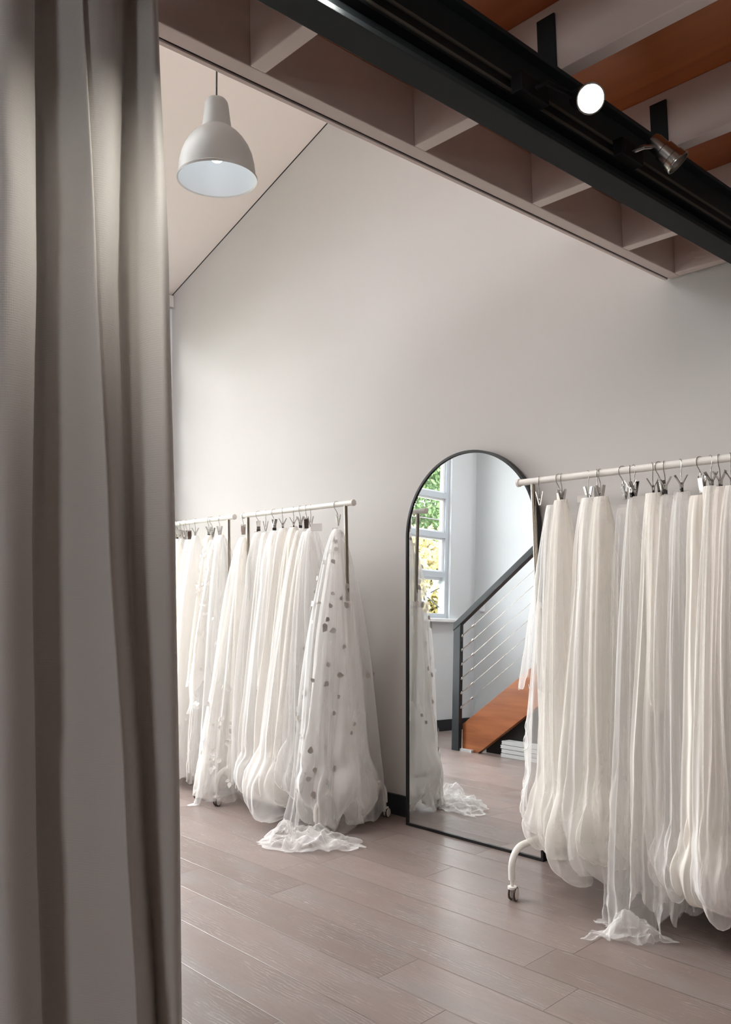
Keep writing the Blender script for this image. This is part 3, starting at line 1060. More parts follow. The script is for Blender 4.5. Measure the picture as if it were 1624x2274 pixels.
def rack(xa, xb, pa, pb, label, collar=1.08):
    root = empty('garment_rack', (0, 0, 0), label, 'clothes rack', 'white clothes racks on casters')
    MB().tube([(xa, RY, RZ), (xb, RY, RZ)], 0.0135, 20, cap=False).build('rail', 'white', root, smooth=True)
    for x, s in ((xa, -1), (xb, 1)):
        MB().lathe([(0.0, 0.006), (0.013, 0.006), (0.0165, 0.004), (0.0165, -0.006), (0.0, -0.006)], 24, (x, RY, RZ), (s, 0, 0)).build('end_cap', 'white', root, smooth=True)
    for x in (pa, pb):
        MB().tube([(x, RY, collar), (x, RY, RZ - 0.010)], 0.0095, 18).build('upper_post', 'post', root, smooth=True)
        lp = MB().tube([(x, RY, 0.185), (x, RY, collar)], 0.0125, 18)
        lp.build('lower_post', 'white', root, smooth=True)
        MB().lathe([(0.0128, -0.012), (0.016, -0.011), (0.016, 0.011), (0.0128, 0.012)], 20, (x, RY, collar), closed=True).build('collar', 'white', root, smooth=True)
        a = MB()
        Y0, Y1, zt_ = 2.602, 3.058, 0.185
        rad = 0.075
        pts = [(x, Y0, 0.075), (x, Y0, zt_ - rad)]
        pts += [(x, Y0 + rad - rad * math.cos(t), zt_ - rad + rad * math.sin(t)) for t in np.linspace(0.15, PI / 2, 9)]
        pts += [(x, Y1 - rad + rad * math.sin(t), zt_ - rad + rad * math.cos(t)) for t in np.linspace(0, PI / 2 - 0.15, 9)]
        pts += [(x, Y1, zt_ - rad), (x, Y1, 0.075)]
        a.tube(pts, 0.0125, 16)
        a.build('foot', 'white', root, smooth=True)
        caster(root, x, Y0)
        caster(root, x, Y1)
    MB().tube([(pa, RY, 0.20), (pb, RY, 0.20)], 0.009, 14).build('stretcher', 'white', root, smooth=True)
    return root


rack(-4.98, -4.097, -4.90, -4.153, 'white clothes rack furthest left, partly hidden by the grey curtain')
rack(-4.003, -3.068, -3.959, -3.125, 'white clothes rack just left of the arched mirror')
rack(-2.066, -1.00, -1.996, -1.065, 'white clothes rack at the right, in front of the arched mirror')


# ------------------------------------------------------------------ clip hangers
def hanger_proto(kind):
    root = bpy.data.objects.new('clip_hanger', None)
    root.empty_display_size = 0.02
    COL.objects.link(root)
    R = 0.0165
    pts = [(0, R * math.cos(t), R * math.sin(t)) for t in np.linspace(-0.5, PI + 0.25, 14)]
    pts += [(0, -0.0135, -0.016), (0, -0.006, -0.027), (0, -0.001, -0.036), (0, 0, -0.05), (0, 0, -0.074)]
    if kind == 'v':
        MB().tube(pts, 0.0016, 8).build('hook', 'chrome', root, smooth=True)
        for s in (-1, 1):
            j = MB()
            prof = [(s * 0.021, -0.040), (s * 0.004, -0.071), (s * 0.0012, -0.098)]
            for (x0_, z0_), (x1_, z1_) in zip(prof[:-1], prof[1:]):
                j.bar((x0_, 0, z0_), (x1_, 0, z1_), 0.019, 0.0024, (1, 0, 0.4))
            jo = j.build('jaw', 'chrome', root)
            MB().box(min(s * 0.0005, s * 0.0035), max(s * 0.0005, s * 0.0035), -0.0105, 0.0105, -0.101, -0.085).build('rubber_tip', 'rubber', jo)
        MB().tube([(0, -0.007, -0.068), (0, 0.007, -0.068)], 0.003, 10).build('spring', 'chrome', root, smooth=True)
    elif kind == 'frame':
        pts = pts[:-2] + [(0, 0, -0.042)]
        MB().tube(pts, 0.0016, 8).build('hook', 'chrome', root, smooth=True)
        f = MB()
        f.tube([(0, 0, -0.040), (0, 0, -0.050)], 0.003, 10)
        f.tube([(-0.012, 0, -0.05), (0.012, 0, -0.05), (0.012, 0, -0.090), (-0.012, 0, -0.090)], 0.0018, 8, closed=True)
        f.build('wire_frame', 'chrome', root, smooth=True)
        j = MB()
        j.bar((0, -0.004, -0.058), (0, 0.002, -0.108), 0.021, 0.003, (0, 1, 0))
        j.build('jaw', 'chrome', root)
        j = MB()
        j.bar((0, 0.016, -0.050), (0, 0.005, -0.108), 0.021, 0.003, (0, 1, 0))
        j.build('jaw', 'chrome', root)
        MB().tube([(-0.008, 0.004, -0.08), (0.008, 0.004, -0.08)], 0.003, 10).build('spring', 'chrome', root, smooth=True)
    else:
        MB().tube(pts, 0.0016, 8).build('hook', 'chrome', root, smooth=True)
        for s in (-1, 1):
            j = MB()
            j.bar((s * 0.014, 0, -0.045), (s * 0.0022, 0, -0.100), 0.023, 0.003, (1, 0, 0.2))
            j.build('jaw', 'chrome', root)
        MB().tube([(0, -0.016, -0.076), (0, 0.016, -0.076)], 0.0022, 8).build('pin', 'chrome', root, smooth=True)
    return root


PROTO = {kk: hanger_proto(kk) for kk in ('v', 'frame', 'plate')}
USED = set()


def hanger(kind, x, rz, drop, label, group):
    p = PROTO[kind]
    if kind in USED:
        p = copy_tree(p)
    USED.add(kind)
    p.location = (x, RY, RZ)
    p.rotation_euler = (0, 0, rz)
    p.scale = (1, 1, 1)
    tag(p, label, 'hanger', group)
    return p


# ------------------------------------------------------------------ veils
def ridge(x):
    return 0.45 * np.cos(x) + 0.55 * (1 - 2 * np.abs(np.sin(x / 2)) ** 0.9)


def drape(seed, zt, zb, top=(0.028, 0.012), bot=(0.10, 0.20), nth=240, nt=100, rot=0.0, drift=(0, 0), power=0.8, pleat=0.16,
          bag=0.0, hem=0.04, tips=(), crumple=0.012, freq=(5, 9, 16), arc=None, pool=0.8, shoulder=0.0, zfloor=0.006):
    """hanging gathered net; returns (rows, cols, 3) in coordinates whose origin is under the clip on the floor"""
    rng = np.random.RandomState(seed)
    t = np.linspace(0, 1, nt)[:, None]
    if arc is None:
        th = np.linspace(0, 2 * PI, nth, endpoint=False)[None, :]
    else:
        th = np.linspace(arc[0], arc[1], nth)[None, :]
    O = np.ones((nt, 1)) * np.ones((1, nth))
    T, TH = t * O, th * O
    tb = 1.0 - bag
    f = np.clip(T / max(tb, 1e-3), 0, 1) ** power
    f = f + shoulder * np.sin(np.clip(T / 0.22, 0, 1) * PI) * 0.35
    ax = top[0] + (bot[0] - top[0]) * f
    ay = top[1] + (bot[1] - top[1]) * f
    ph = rng.rand(8) * 2 * PI
    P_ = np.zeros_like(T)
    wts = (0.52, 0.32, 0.16)
    for n_, w_, p_ in zip(freq, wts, ph):
        mod = 0.65 + 0.6 * vnoise(np.cos(TH) * 1.6 + seed, np.sin(TH) * 1.6, T * 2.0 + n_, seed)
        wob = 0.9 * vnoise(np.cos(TH) * 1.1, np.sin(TH) * 1.1 + seed, T * 1.6, seed + n_)
        P_ += w_ * mod * ridge(n_ * TH + p_ + 2.2 * wob * T)
    big = vnoise(np.cos(TH) * 0.9 + 3.1 * seed, np.sin(TH) * 0.9, T * 1.3, seed + 11)
    A = pleat * (0.55 + 0.45 * np.clip(T * 4, 0, 1))
    mul = 1 + A * P_ + 0.18 * big * np.clip(T * 1.5, 0, 1)
    if bag > 0:
        u = np.clip((T - tb) / max(bag, 1e-3), 0, 1)
        lump = vnoise(np.cos(TH) * 2.3 + 5 * seed, np.sin(TH) * 2.3, T * 7, seed + 21) * np.clip((T - tb + 0.15) / 0.2, 0, 1)
        mul = mul * (1 + 0.20 * lump + 0.16 * np.sin(np.clip((T - tb + 0.08) / (bag + 0.08), 0, 1) * PI) - 0.0) * np.sqrt(np.clip(1 - (u * 0.93) ** 2.4, 0, 1))
        hb_ = min(0.20, bag * (zt - zb) * 0.9)
        Z = np.where(T < tb, zt + (zb + hb_ - zt) * (T / tb), zb + hb_ - hb_ * np.sin(u * PI / 2))
        Z = Z + 0.09 * vnoise(np.cos(TH) * 1.5 + seed, np.sin(TH) * 1.5, 0 * T, seed + 5) * np.clip(T * 1.2 - 0.2, 0, 1) * (1 - 0.3 * u)
    else:
        hv = hem * vnoise(np.cos(TH) * 2.2, np.sin(TH) * 2.2 + seed, 0 * T, seed + 2) + hem * 0.25 * vnoise(np.cos(TH) * 5, np.sin(TH) * 5 + seed, 0 * T, seed + 4)
        for (a0, wd, dz) in tips:
            dd = np.abs((TH - a0 + PI) % (2 * PI) - PI)
            hv = hv - dz * np.clip(1 - dd / wd, 0, 1)
        Z = zt + (zb - zt) * T + hv * T ** 3
    X = ax * np.cos(TH) * mul
    Y = ay * np.sin(TH) * mul
    if rot:
        c, s = math.cos(rot), math.sin(rot)
        X, Y = X * c - Y * s, X * s + Y * c
    X = X + drift[0] * T ** 1.4
    Y = Y + drift[1] * T ** 1.4
    lo = np.clip((T - 0.6) / 0.4, 0, 1) ** 1.5

    def rn(s_, q, vz):
        return 1 - 2 * np.abs(vnoise(X * q + s_, Y * q, Z * q * vz + seed, seed + int(s_)))
    # long soft creases all the way, crumpled net near the hem
    kx = crumple * (0.5 * np.clip(T * 2, 0, 1) * rn(20, 9, 0.10) + 1.3 * lo * rn(24, 8, 0.6) + 0.55 * lo * lo * rn(40, 19, 0.8))
    ky = crumple * (0.5 * np.clip(T * 2, 0, 1) * rn(30, 9, 0.10) + 1.3 * lo * rn(34, 8, 0.6) + 0.55 * lo * lo * rn(50, 19, 0.8))
    X = X + kx
    Y = Y + ky
    Z = Z + 1.2 * crumple * lo * rn(60, 9, 0.7)
    # what is too long lies out on the floor
    under = np.clip(zfloor - Z, 0, None)
    cx, cy = drift[0], drift[1]
    rr = np.sqrt((X - cx) ** 2 + (Y - cy) ** 2) + 1e-4
    X = X + (X - cx) / rr * under * pool + 0.25 * under * vnoise(X * 9, Y * 9, Z * 0, seed + 71)
    Y = Y + (Y - cy) / rr * under * pool + 0.25 * under * vnoise(X * 9 + 7, Y * 9, Z * 0, seed + 73)
    Z = np.where(Z < zfloor, zfloor + 0.02 * np.abs(vnoise(X * 22, Y * 22, 0 * X, seed)) * np.clip(under * 12, 0, 1), Z)
    # keep the net in front of the wall
    return np.stack([X, Y, Z], -1)


def train(seed, cx, cy, rx, ry, rot=0.0, h=0.05, nth=150, nr=46, z0=0.006):
    """the part of a veil that lies heaped on the floor"""
    th = np.linspace(0, 2 * PI, nth, endpoint=False)[None, :]
    q = np.linspace(0.02, 1, nr)[:, None]
    Q, TH = q * np.ones_like(th), th * np.ones_like(q)
    out = 1 + 0.30 * vnoise(np.cos(TH) * 1.8 + seed, np.sin(TH) * 1.8, 0 * TH, seed) + 0.12 * vnoise(np.cos(TH) * 5 + seed, np.sin(TH) * 5, 0 * TH, seed + 1)
    X, Y = rx * Q * out * np.cos(TH), ry * Q * out * np.sin(TH)

    def rd(k, f):
        wx = X + 0.05 * vnoise(X * 8, Y * 8, 0 * X, seed + k + 50)
        wy = Y + 0.05 * vnoise(X * 8 + 9, Y * 8, 0 * X, seed + k + 51)
        return 1 - 2 * np.abs(vnoise(wx * f + k, wy * f, 0 * X, seed + k))
    Z = h * (0.55 * (1 - Q ** 2) + 0.42 * rd(3, 6) + 0.24 * rd(5, 13) + 0.09 * rd(7, 30)) * (1 - 0.55 * Q ** 4)
    X = X + 0.012 * rd(11, 16)
    Y = Y + 0.012 * rd(13, 16)
    c, s = math.cos(rot), math.sin(rot)
    X, Y = X * c - Y * s + cx, X * s + Y * c + cy
    return np.stack([X, Y, np.maximum(Z, z0 + 0.002 * rd(17, 30))], -1)


def clamp_wall(Pw, y0):
    lim = YF - 0.02 - y0
    Y = Pw[..., 1]
    Pw[..., 1] = np.where(Y > lim - 0.06, lim - 0.06 + 0.06 * np.tanh((Y - lim + 0.06) / 0.06), Y)
    return Pw


def scatter_leaves(name, P_, mat, parent, n, rng, size=0.02, tmin=0.0, tmax=1.0, bias=1.0, lift=0.004, curl=0.35, cols=None):
    """leaf shapes sewn on a net; P_ is the net's vertex grid"""
    nr_, nc_ = P_.shape[:2]
    for _ in range(n):
        q = tmin + (tmax - tmin) * rng.rand() ** bias
        i = int(np.clip(q * (nr_ - 2), 1, nr_ - 2))
        j = rng.randint(0, nc_) if cols is None else rng.randint(*cols) % nc_
        p = Vector(P_[i, j])
        du = Vector(P_[i, (j + 3) % nc_] - P_[i, j - 3])
        dv = Vector(P_[min(i + 2, nr_ - 1), j] - P_[max(i - 2, 0), j])
        if du.length < 1e-6 or dv.length < 1e-6:
            continue
        n_ = du.cross(dv)
        if n_.length < 1e-9:
            continue
        n_.normalize()
        c_ = Vector(P_[i].mean(0))
        if n_.dot(p - c_) < 0:
            n_ = -n_
        a = rng.rand() * 2 * PI
        u = du.normalized()
        v = n_.cross(u)
        e1 = u * math.cos(a) + v * math.sin(a)
        e2 = n_.cross(e1)
        s = size * (0.75 + 0.5 * rng.rand())
        tilt = curl * (rng.rand() - 0.2)
        o = p + n_ * lift
        nn = 7
        L_, R_, Cn = [], [], []
        for k_ in range(nn):
            x = k_ / (nn - 1)
            wd = 0.62 * s * math.sin(PI * x ** 0.75) * (1 - 0.25 * x)
            cc = o + e1 * (x - 0.5) * 2 * s * 0.75 + n_ * (tilt * s * x * x)
            Cn.append(cc)
            L_.append(cc + e2 * wd + n_ * 0.15 * wd)
            R_.append(cc - e2 * wd + n_ * 0.15 * wd)
        vs = L_ + Cn + R_
        fs = []
        for k_ in range(nn - 1):
            fs += [(k_, k_ + 1, nn + k_ + 1, nn + k_), (nn + k_, nn + k_ + 1, 2 * nn + k_ + 1, 2 * nn + k_)]
        MB().add([x_ - o for x_ in vs], fs).build(name, mat, parent, smooth=True).location = o


def comb(parent, z, w_, h_, rz=0.0, y=0.0, x=0.0):
    o = MB().box(-w_ / 2, w_ / 2, -0.001, 0.001, -h_, 0.0).build('comb_strip', 'plastic', parent)
    o.location = (x, y, z)
    o.rotation_euler = (0, 0, rz)
    o['label'] = 'clear plastic strip at the top of the veil'


def veil(x, label, group, layers, y=RY, combs=()):
    root = empty('bridal_veil', (x, y, 0.0), label, 'veil', group)
    grids = []
    for (nm, mat, kw) in layers:
        if nm == 'train':
            grid_mesh(nm, clamp_wall(train(**kw), y), mat, root, closed=True)
            continue
        G = clamp_wall(drape(**kw), y)
        o = grid_mesh(nm, G, mat, root, closed=kw.get('arc') is None)
        grids.append(G)
    for c_ in combs:
        comb(root, *c_)
    return root, grids


CAMDIR = math.atan2(-RY, 1.6)                         # the side of a veil that faces the room


def std(seed, zt, zb, **kw):
    d = dict(seed=seed, zt=zt, zb=zb)
    d.update(kw)
    return d


FACE = -0.25                                          # slight turn of the wide side
G3 = 'tulle veils on the right hand rack'
H3 = 'clip hangers on the right hand rack'
# hangers of the right rack (x, kind, turn)
HC = [(-1.966, 'plate', 0.5), (-1.873, 'frame', -0.2), (-1.860, 'plate', 0.3), (-1.744, 'plate', 0.9), (-1.703, 'frame', 0.5), (-1.690, 'plate', 0.1),
      (-1.596, 'frame', -0.6), (-1.566, 'v', 0.4), (-1.552, 'plate', 0.9), (-1.479, 'v', 0.6), (-1.453, 'frame', -0.5), (-1.432, 'v', 0.2), (-1.373, 'v', 0.7),
      (-1.302, 'frame', -0.4), (-1.266, 'v', 0.8), (-1.235, 'v', 0.1), (-1.197, 'v', 0.5)]
for i, (hx, hk, hr) in enumerate(HC):
    lab = 'empty silver clip hanger nearest the end cap of the right hand rack' if i == 0 else \
        'silver clip hanger on the right hand rack rail, %s along from its end cap' % ORD[i]
    hanger(hk, hx, hr, 0, lab, H3)

# (x, z top, z bottom, materials outer/inner, sizes ...)
VC = [
    # x, zt, [layers]
    (-1.905, 1.475, [('outer_layer', 'sheer', dict(zb=0.22, bot=(0.13, 0.19), power=0.8, bag=0.10, drift=(-0.03, -0.02), top=(0.022, 0.016), shoulder=0.1)),
                     ('inner_layer', 'tw', dict(zb=0.26, bot=(0.075, 0.14), bag=0.12, power=0.7)),
                     ('short_tier', 'sheer', dict(zb=0.80, bot=(0.10, 0.15), power=0.78, hem=0.05, pleat=0.07, freq=(3, 5, 8), crumple=0.006, drift=(-0.03, -0.02)))], 'sheer white veil with ribbon edge falling nearest the mirror'),
    (-1.868, 1.492, [('outer_layer', 'ti', dict(zb=0.20, bot=(0.12, 0.20), bag=0.13, power=0.8, shoulder=0.06)),
                     ('inner_layer', 'tid', dict(zb=0.24, bot=(0.09, 0.16), bag=0.15, power=0.75))], 'cream veil with puffed rolled up hem above the front caster'),
    (-1.744, 1.490, [('outer_layer', 'ti', dict(zb=0.10, bot=(0.13, 0.22), bag=0.16, power=0.8, shoulder=0.12)),
                     ('inner_layer', 'twd', dict(zb=0.12, bot=(0.10, 0.17), bag=0.2, power=0.75))], 'greyish tulle veil with big white puff hanging low'),
    (-1.69, 1.490, [('outer_layer', 'ti', dict(zb=0.16, bot=(0.11, 0.21), bag=0.10, power=0.74, shoulder=0.068)),
                    ('inner_layer', 'tid', dict(zb=0.2, bot=(0.08, 0.15), bag=0.12, power=0.7))], 'full taupe veil with rounded shoulders'),
    (-1.597, 1.440, [('outer_layer', 'sheer', dict(zb=0.03, bot=(0.10, 0.21), power=0.8, hem=0.07, tips=((-1.6, 0.8, 0.14), (-2.6, 0.4, 0.05))))], 'very sheer low hung veil whose hem touches the floor'),
    (-1.566, 1.470, [('outer_layer', 'tw', dict(zb=0.05, bot=(0.10, 0.25), power=0.85, hem=0.06, tips=((-1.75, 0.6, 0.20), (-0.9, 0.4, 0.04)), top=(0.012, 0.012))),
                     ('inner_layer', 'ti', dict(zb=0.24, bot=(0.075, 0.15), power=0.85, bag=0.12, top=(0.012, 0.012))),
                     ('train', 'tw', dict(seed=61, cx=0.06, cy=-0.22, rx=0.105, ry=0.07, rot=0.5, h=0.07))], 'pointed white veil with long tip trailing on the floor'),
    (-1.479, 1.485, [('outer_layer', 'ti', dict(zb=0.14, bot=(0.09, 0.22), power=0.78, hem=0.06, shoulder=0.06)),
                     ('inner_layer', 'tid', dict(zb=0.70, bot=(0.05, 0.10), power=0.78, hem=0.02))], 'ivory two tier veil with a shorter opaque tier'),
    (-1.452, 1.440, [('outer_layer', 'tb', dict(zb=0.16, bot=(0.09, 0.19), power=0.75, hem=0.05))], 'low hung blush veil behind the two tier one'),
    (-1.43, 1.470, [('outer_layer', 'tw', dict(zb=0.10, bot=(0.09, 0.22), power=0.75, hem=0.07, tips=((-1.9, 0.5, 0.06),)))], 'narrow white veil clipped beside a clear tag'),
    (-1.373, 1.478, [('outer_layer', 'sheer', dict(zb=0.13, bot=(0.10, 0.23), power=0.8, bag=0.10, shoulder=0.12)),
                     ('inner_layer', 'tw', dict(zb=0.2, bot=(0.07, 0.16), power=0.8, bag=0.1))], 'sheer grey white veil with a wide clear strip'),
    (-1.316, 1.462, [('outer_layer', 'tid', dict(zb=0.16, bot=(0.08, 0.21), power=0.74, bag=0.12, shoulder=0.06)),
                     ('inner_layer', 'tid', dict(zb=0.2, bot=(0.05, 0.15), power=0.78, bag=0.12))], 'opaque ivory veil with square flat top'),
    (-1.268, 1.490, [('outer_layer', 'tw', dict(zb=0.10, bot=(0.09, 0.24), power=0.78, bag=0.12, top=(0.018, 0.014))),
                     ('inner_layer', 'tid', dict(zb=0.14, bot=(0.06, 0.18), power=0.75, bag=0.14))], 'pointed cream veil with bright front fold'),
    (-1.233, 1.485, [('outer_layer', 'tb', dict(zb=0.12, bot=(0.08, 0.23), power=0.74, bag=0.12, shoulder=0.06)),
                     ('inner_layer', 'tbd', dict(zb=0.15, bot=(0.05, 0.17), power=0.78, bag=0.12))], 'blush pink veil'),
    (-1.197, 1.485, [('outer_layer', 'ti', dict(zb=0.12, bot=(0.08, 0.24), power=0.74, bag=0.12, shoulder=0.12)),
                     ('inner_layer', 'twd', dict(zb=0.15, bot=(0.06, 0.18), power=0.78, bag=0.12))], 'pale ivory veil cut by the picture edge'),
]
CB = {2: [(1.500, 0.05, 0.025, 0.2, -0.004, -0.02)], 4: [(1.452, 0.035, 0.035, 0.6)], 5: [(1.478, 0.05, 0.035, 0.5, 0.0, 0.035)], 7: [(1.452, 0.035, 0.04, 0.6)],
      9: [(1.484, 0.055, 0.035, 0.6)], 8: [(1.474, 0.03, 0.03, 0.6)], 11: [(1.484, 0.05, 0.04, 0.5, 0.0, 0.03)]}
for i, (vx, zt_, lay, lab) in enumerate(VC):
    ls = []
    for k_, (nm, mt, kw) in enumerate(lay):
        d = dict(seed=100 + i * 7 + k_ * 3, zt=zt_, nth=260, nt=110, pleat=0.17 if k_ == 0 else 0.2, rot=0.0) if nm != 'train' else {}
        d.update(kw)
        ls.append((nm, mt, d))
    root, grids = veil(vx, lab + ', %s on right rack' % ORD[i], G3, ls, combs=CB.get(i, ()))
    if i == 0:
        G = grids[0]
        cen = G.mean(1)
        b = MB()
        for sd, j0 in ((1, 0.60), (2, 0.66)):
            pts = []
            for q in np.linspace(0.50 + 0.06 * sd, 0.93, 60):
                ii = int(q * (G.shape[0] - 1))
                jj = int((j0 + 0.045 * math.sin(q * 34 + sd) + 0.02 * math.sin(q * 71)) * G.shape[1]) % G.shape[1]
                d = G[ii, jj] - cen[ii]
                d[2] = 0
                pts.append(tuple(G[ii, jj] + d / (np.linalg.norm(d) + 1e-6) * 0.005))
            pts = [tuple(sum(np.array(pts[k2]) for k2 in range(max(0, k1 - 1), min(len(pts), k1 + 2))) / len(range(max(0, k1 - 1), min(len(pts), k1 + 2)))) for k1 in range(len(pts))]
            b.tube(pts, 0.0013, 6)
        b.build('ribbon_edge', 'satinw', root, smooth=True)

# ------------------------------------------------------------------ middle rack
G2 = 'tulle veils on the middle rack'
H2 = 'clip hangers on the middle rack'
HB = [(-4.007, 'frame', 0.6), (-3.859, 'v', -0.5), (-3.791, 'plate', 0.9), (-3.713, 'v', -0.2), (-3.636, 'v', 0.7), (-3.542, 'v', 0.8), (-3.485, 'v', 0.3),
      (-3.436, 'frame', 0.7), (-3.399, 'plate', 0.8), (-3.192, 'frame', -0.4)]
for i, (hx, hk, hr) in enumerate(HB):
    hanger(hk, hx, hr, 0, 'silver clip hanger on the rack left of the mirror, %s from its left end' % ORD[i], H2)
VB = [
    (-4.008, 1.455, [('outer_layer', 'tw', dict(zb=0.01, bot=(0.17, 0.29), power=0.66, hem=0.05, drift=(-0.03, -0.05), tips=((-1.8, 0.5, 0.04), (-2.4, 0.3, 0.04)))),
                     ('inner_layer', 'ti', dict(zb=0.02, bot=(0.13, 0.235), power=0.72, hem=0.03, drift=(-0.01, -0.05))),
                     ('core_layer', 'tid', dict(zb=0.12, bot=(0.07, 0.13), power=0.7, hem=0.04))], 'ivory veil with satin petals gathered at its hem'),
    (-3.862, 1.475, [('outer_layer', 'tw', dict(zb=0.14, bot=(0.12, 0.20), power=0.66, hem=0.05, shoulder=0.2))], 'plain white veil with a wide clear strip'),
    (-3.79, 1.470, [('outer_layer', 'ti', dict(zb=0.10, bot=(0.11, 0.19), power=0.66, hem=0.05))], 'soft cream veil beside the wide clear strip'),
    (-3.713, 1.475, [('outer_layer', 'tw', dict(zb=0.06, bot=(0.12, 0.21), power=0.66, bag=0.08, shoulder=0.2)),
                     ('inner_layer', 'twd', dict(zb=0.66, bot=(0.07, 0.11), power=0.7, hem=0.03))], 'white two tier veil with ragged short tier'),
    (-3.637, 1.485, [('outer_layer', 'tid', dict(zb=0.06, bot=(0.11, 0.19), power=0.66, bag=0.10))], 'dense cream veil'),
    (-3.543, 1.485, [('outer_layer', 'ti', dict(zb=0.05, bot=(0.12, 0.24), power=0.66, bag=0.12)),
                     ('inner_layer', 'tid', dict(zb=0.10, bot=(0.07, 0.14), power=0.66, bag=0.12))], 'cream veil with straight square top'),
    (-3.487, 1.465, [('outer_layer', 'tw', dict(zb=0.03, bot=(0.13, 0.27), power=0.7, bag=0.16, drift=(0.0, -0.05)))], 'white veil with a line of beads and big puff'),
    (-3.438, 1.455, [('outer_layer', 'ti', dict(zb=0.08, bot=(0.12, 0.24), power=0.66, bag=0.10)),
                     ('inner_layer', 'twd', dict(zb=0.1, bot=(0.09, 0.17), power=0.66, bag=0.1))], 'grey white veil with looped embroidery'),
    (-3.395, 1.470, [('outer_layer', 'sheer', dict(zb=0.13, bot=(0.16, 0.24), power=0.66, bag=0.12, drift=(0.10, 0.03))),
                     ('inner_layer', 'tw', dict(zb=0.16, bot=(0.12, 0.18), power=0.7, bag=0.16, drift=(0.10, 0.05)))], 'very sheer veil clipped with a clear plate'),
    (-3.194, 1.455, [('outer_layer', 'tw', dict(zb=0.012, bot=(0.18, 0.30), power=0.62, hem=0.05, tips=((-0.3, 0.4, 0.04),), drift=(-0.03, -0.06), top=(0.018, 0.012), nth=300, nt=130, pool=0.5)),
                     ('inner_layer', 'twd', dict(zb=0.05, bot=(0.14, 0.205), power=0.76, bag=0.14, drift=(-0.01, -0.07), top=(0.016, 0.011), nth=260, nt=110, crumple=0.014)),
                     ('train', 'tw', dict(seed=41, cx=0.09, cy=-0.31, rx=0.19, ry=0.12, rot=0.6, h=0.10)),
                     ('train', 'tw', dict(seed=43, cx=0.12, cy=-0.32, rx=0.25, ry=0.13, rot=0.55, h=0.075))], 'sheer veil sewn with grey satin leaves, train spread on the floor'),
]
CBB = {1: [(1.482, 0.08, 0.035, 0.35, 0.0, 0.02)], 2: [], 7: [(1.485, 0.03, 0.06, 0.7)], 8: [(1.492, 0.06, 0.04, 0.75, 0.0, 0.04)], 9: [(1.462, 0.03, 0.03, 0.7, 0, -0.015)], 5: [(1.49, 0.035, 0.03, 0.7)]}
for i, (vx, zt_, lay, lab) in enumerate(VB):
    ls = []
    for k_, (nm, mt, kw) in enumerate(lay):
        d = dict(seed=300 + i * 7 + k_ * 3, zt=zt_, nth=210, nt=95, pleat=0.15 if k_ == 0 else 0.18) if nm != 'train' else {}
        d.update(kw)
        ls.append((nm, mt, d))
    root, grids = veil(vx, lab + ', %s on middle rack' % ORD[i], G2, ls, combs=CBB.get(i, ()))
    rng = np.random.RandomState(900 + i)
    if i == 0:
        scatter_leaves('satin_petal', grids[0], 'satinw', root, 95, rng, 0.022, 0.45, 0.98, 0.35, 0.008, 0.9)
    if i == 9:
        scatter_leaves('satin_leaf', grids[0], 'satin', root, 58, rng, 0.021, 0.03, 0.97, 0.75, 0.006, 0.15, cols=(140, 290))
        scatter_leaves('satin_leaf', grids[0], 'satin', root, 28, rng, 0.021, 0.05, 0.97, 0.8, 0.006, 0.15)
        scatter_leaves('satin_leaf', grids[1], 'satin', root, 14, rng, 0.018, 0.01, 0.10, 1.0, 0.006, 0.3)
    if i == 6:
        G = grids[0]
        j0 = int(0.66 * G.shape[1])
        b = MB()
        for q in np.linspace(0.03, 0.8, 46):
            p = Vector(G[int(q * (G.shape[0] - 1)), j0])
            b.lathe([(0.0, -0.003), (0.0024, -0.0018), (0.0024, 0.0018), (0.0, 0.003)], 6, p)
        b.build('bead_line', 'pearl', root, smooth=True)
    if i == 7:
        G = grids[0]
        nc_ = G.shape[1]
        c0 = int(0.68 * nc_)
        b = MB()

        def on(u, v):
            i_ = int(np.clip(v * (G.shape[0] - 1), 0, G.shape[0] - 1))
            p = G[i_, int(c0 + u) % nc_]
            cen = G[i_].mean(0)
            d = p - cen
            d[2] = 0
            return tuple(p + d / (np.linalg.norm(d) + 1e-6) * 0.006)
        for (v0, du, dv) in ((0.30, 5, 0.022), (0.345, 5, 0.024)):
            b.tube([on(du * math.cos(t), v0 + dv * math.sin(t)) for t in np.linspace(0, 2 * PI, 20, endpoint=False)], 0.0011, 6, closed=True)
        b.tube([on(-5, 0.245), on(0, 0.262), on(5, 0.28)], 0.0011, 6)
        b.tube([on(5, 0.245), on(0, 0.262), on(-5, 0.28)], 0.0011, 6)
        b.build('embroidery', 'thread', root)

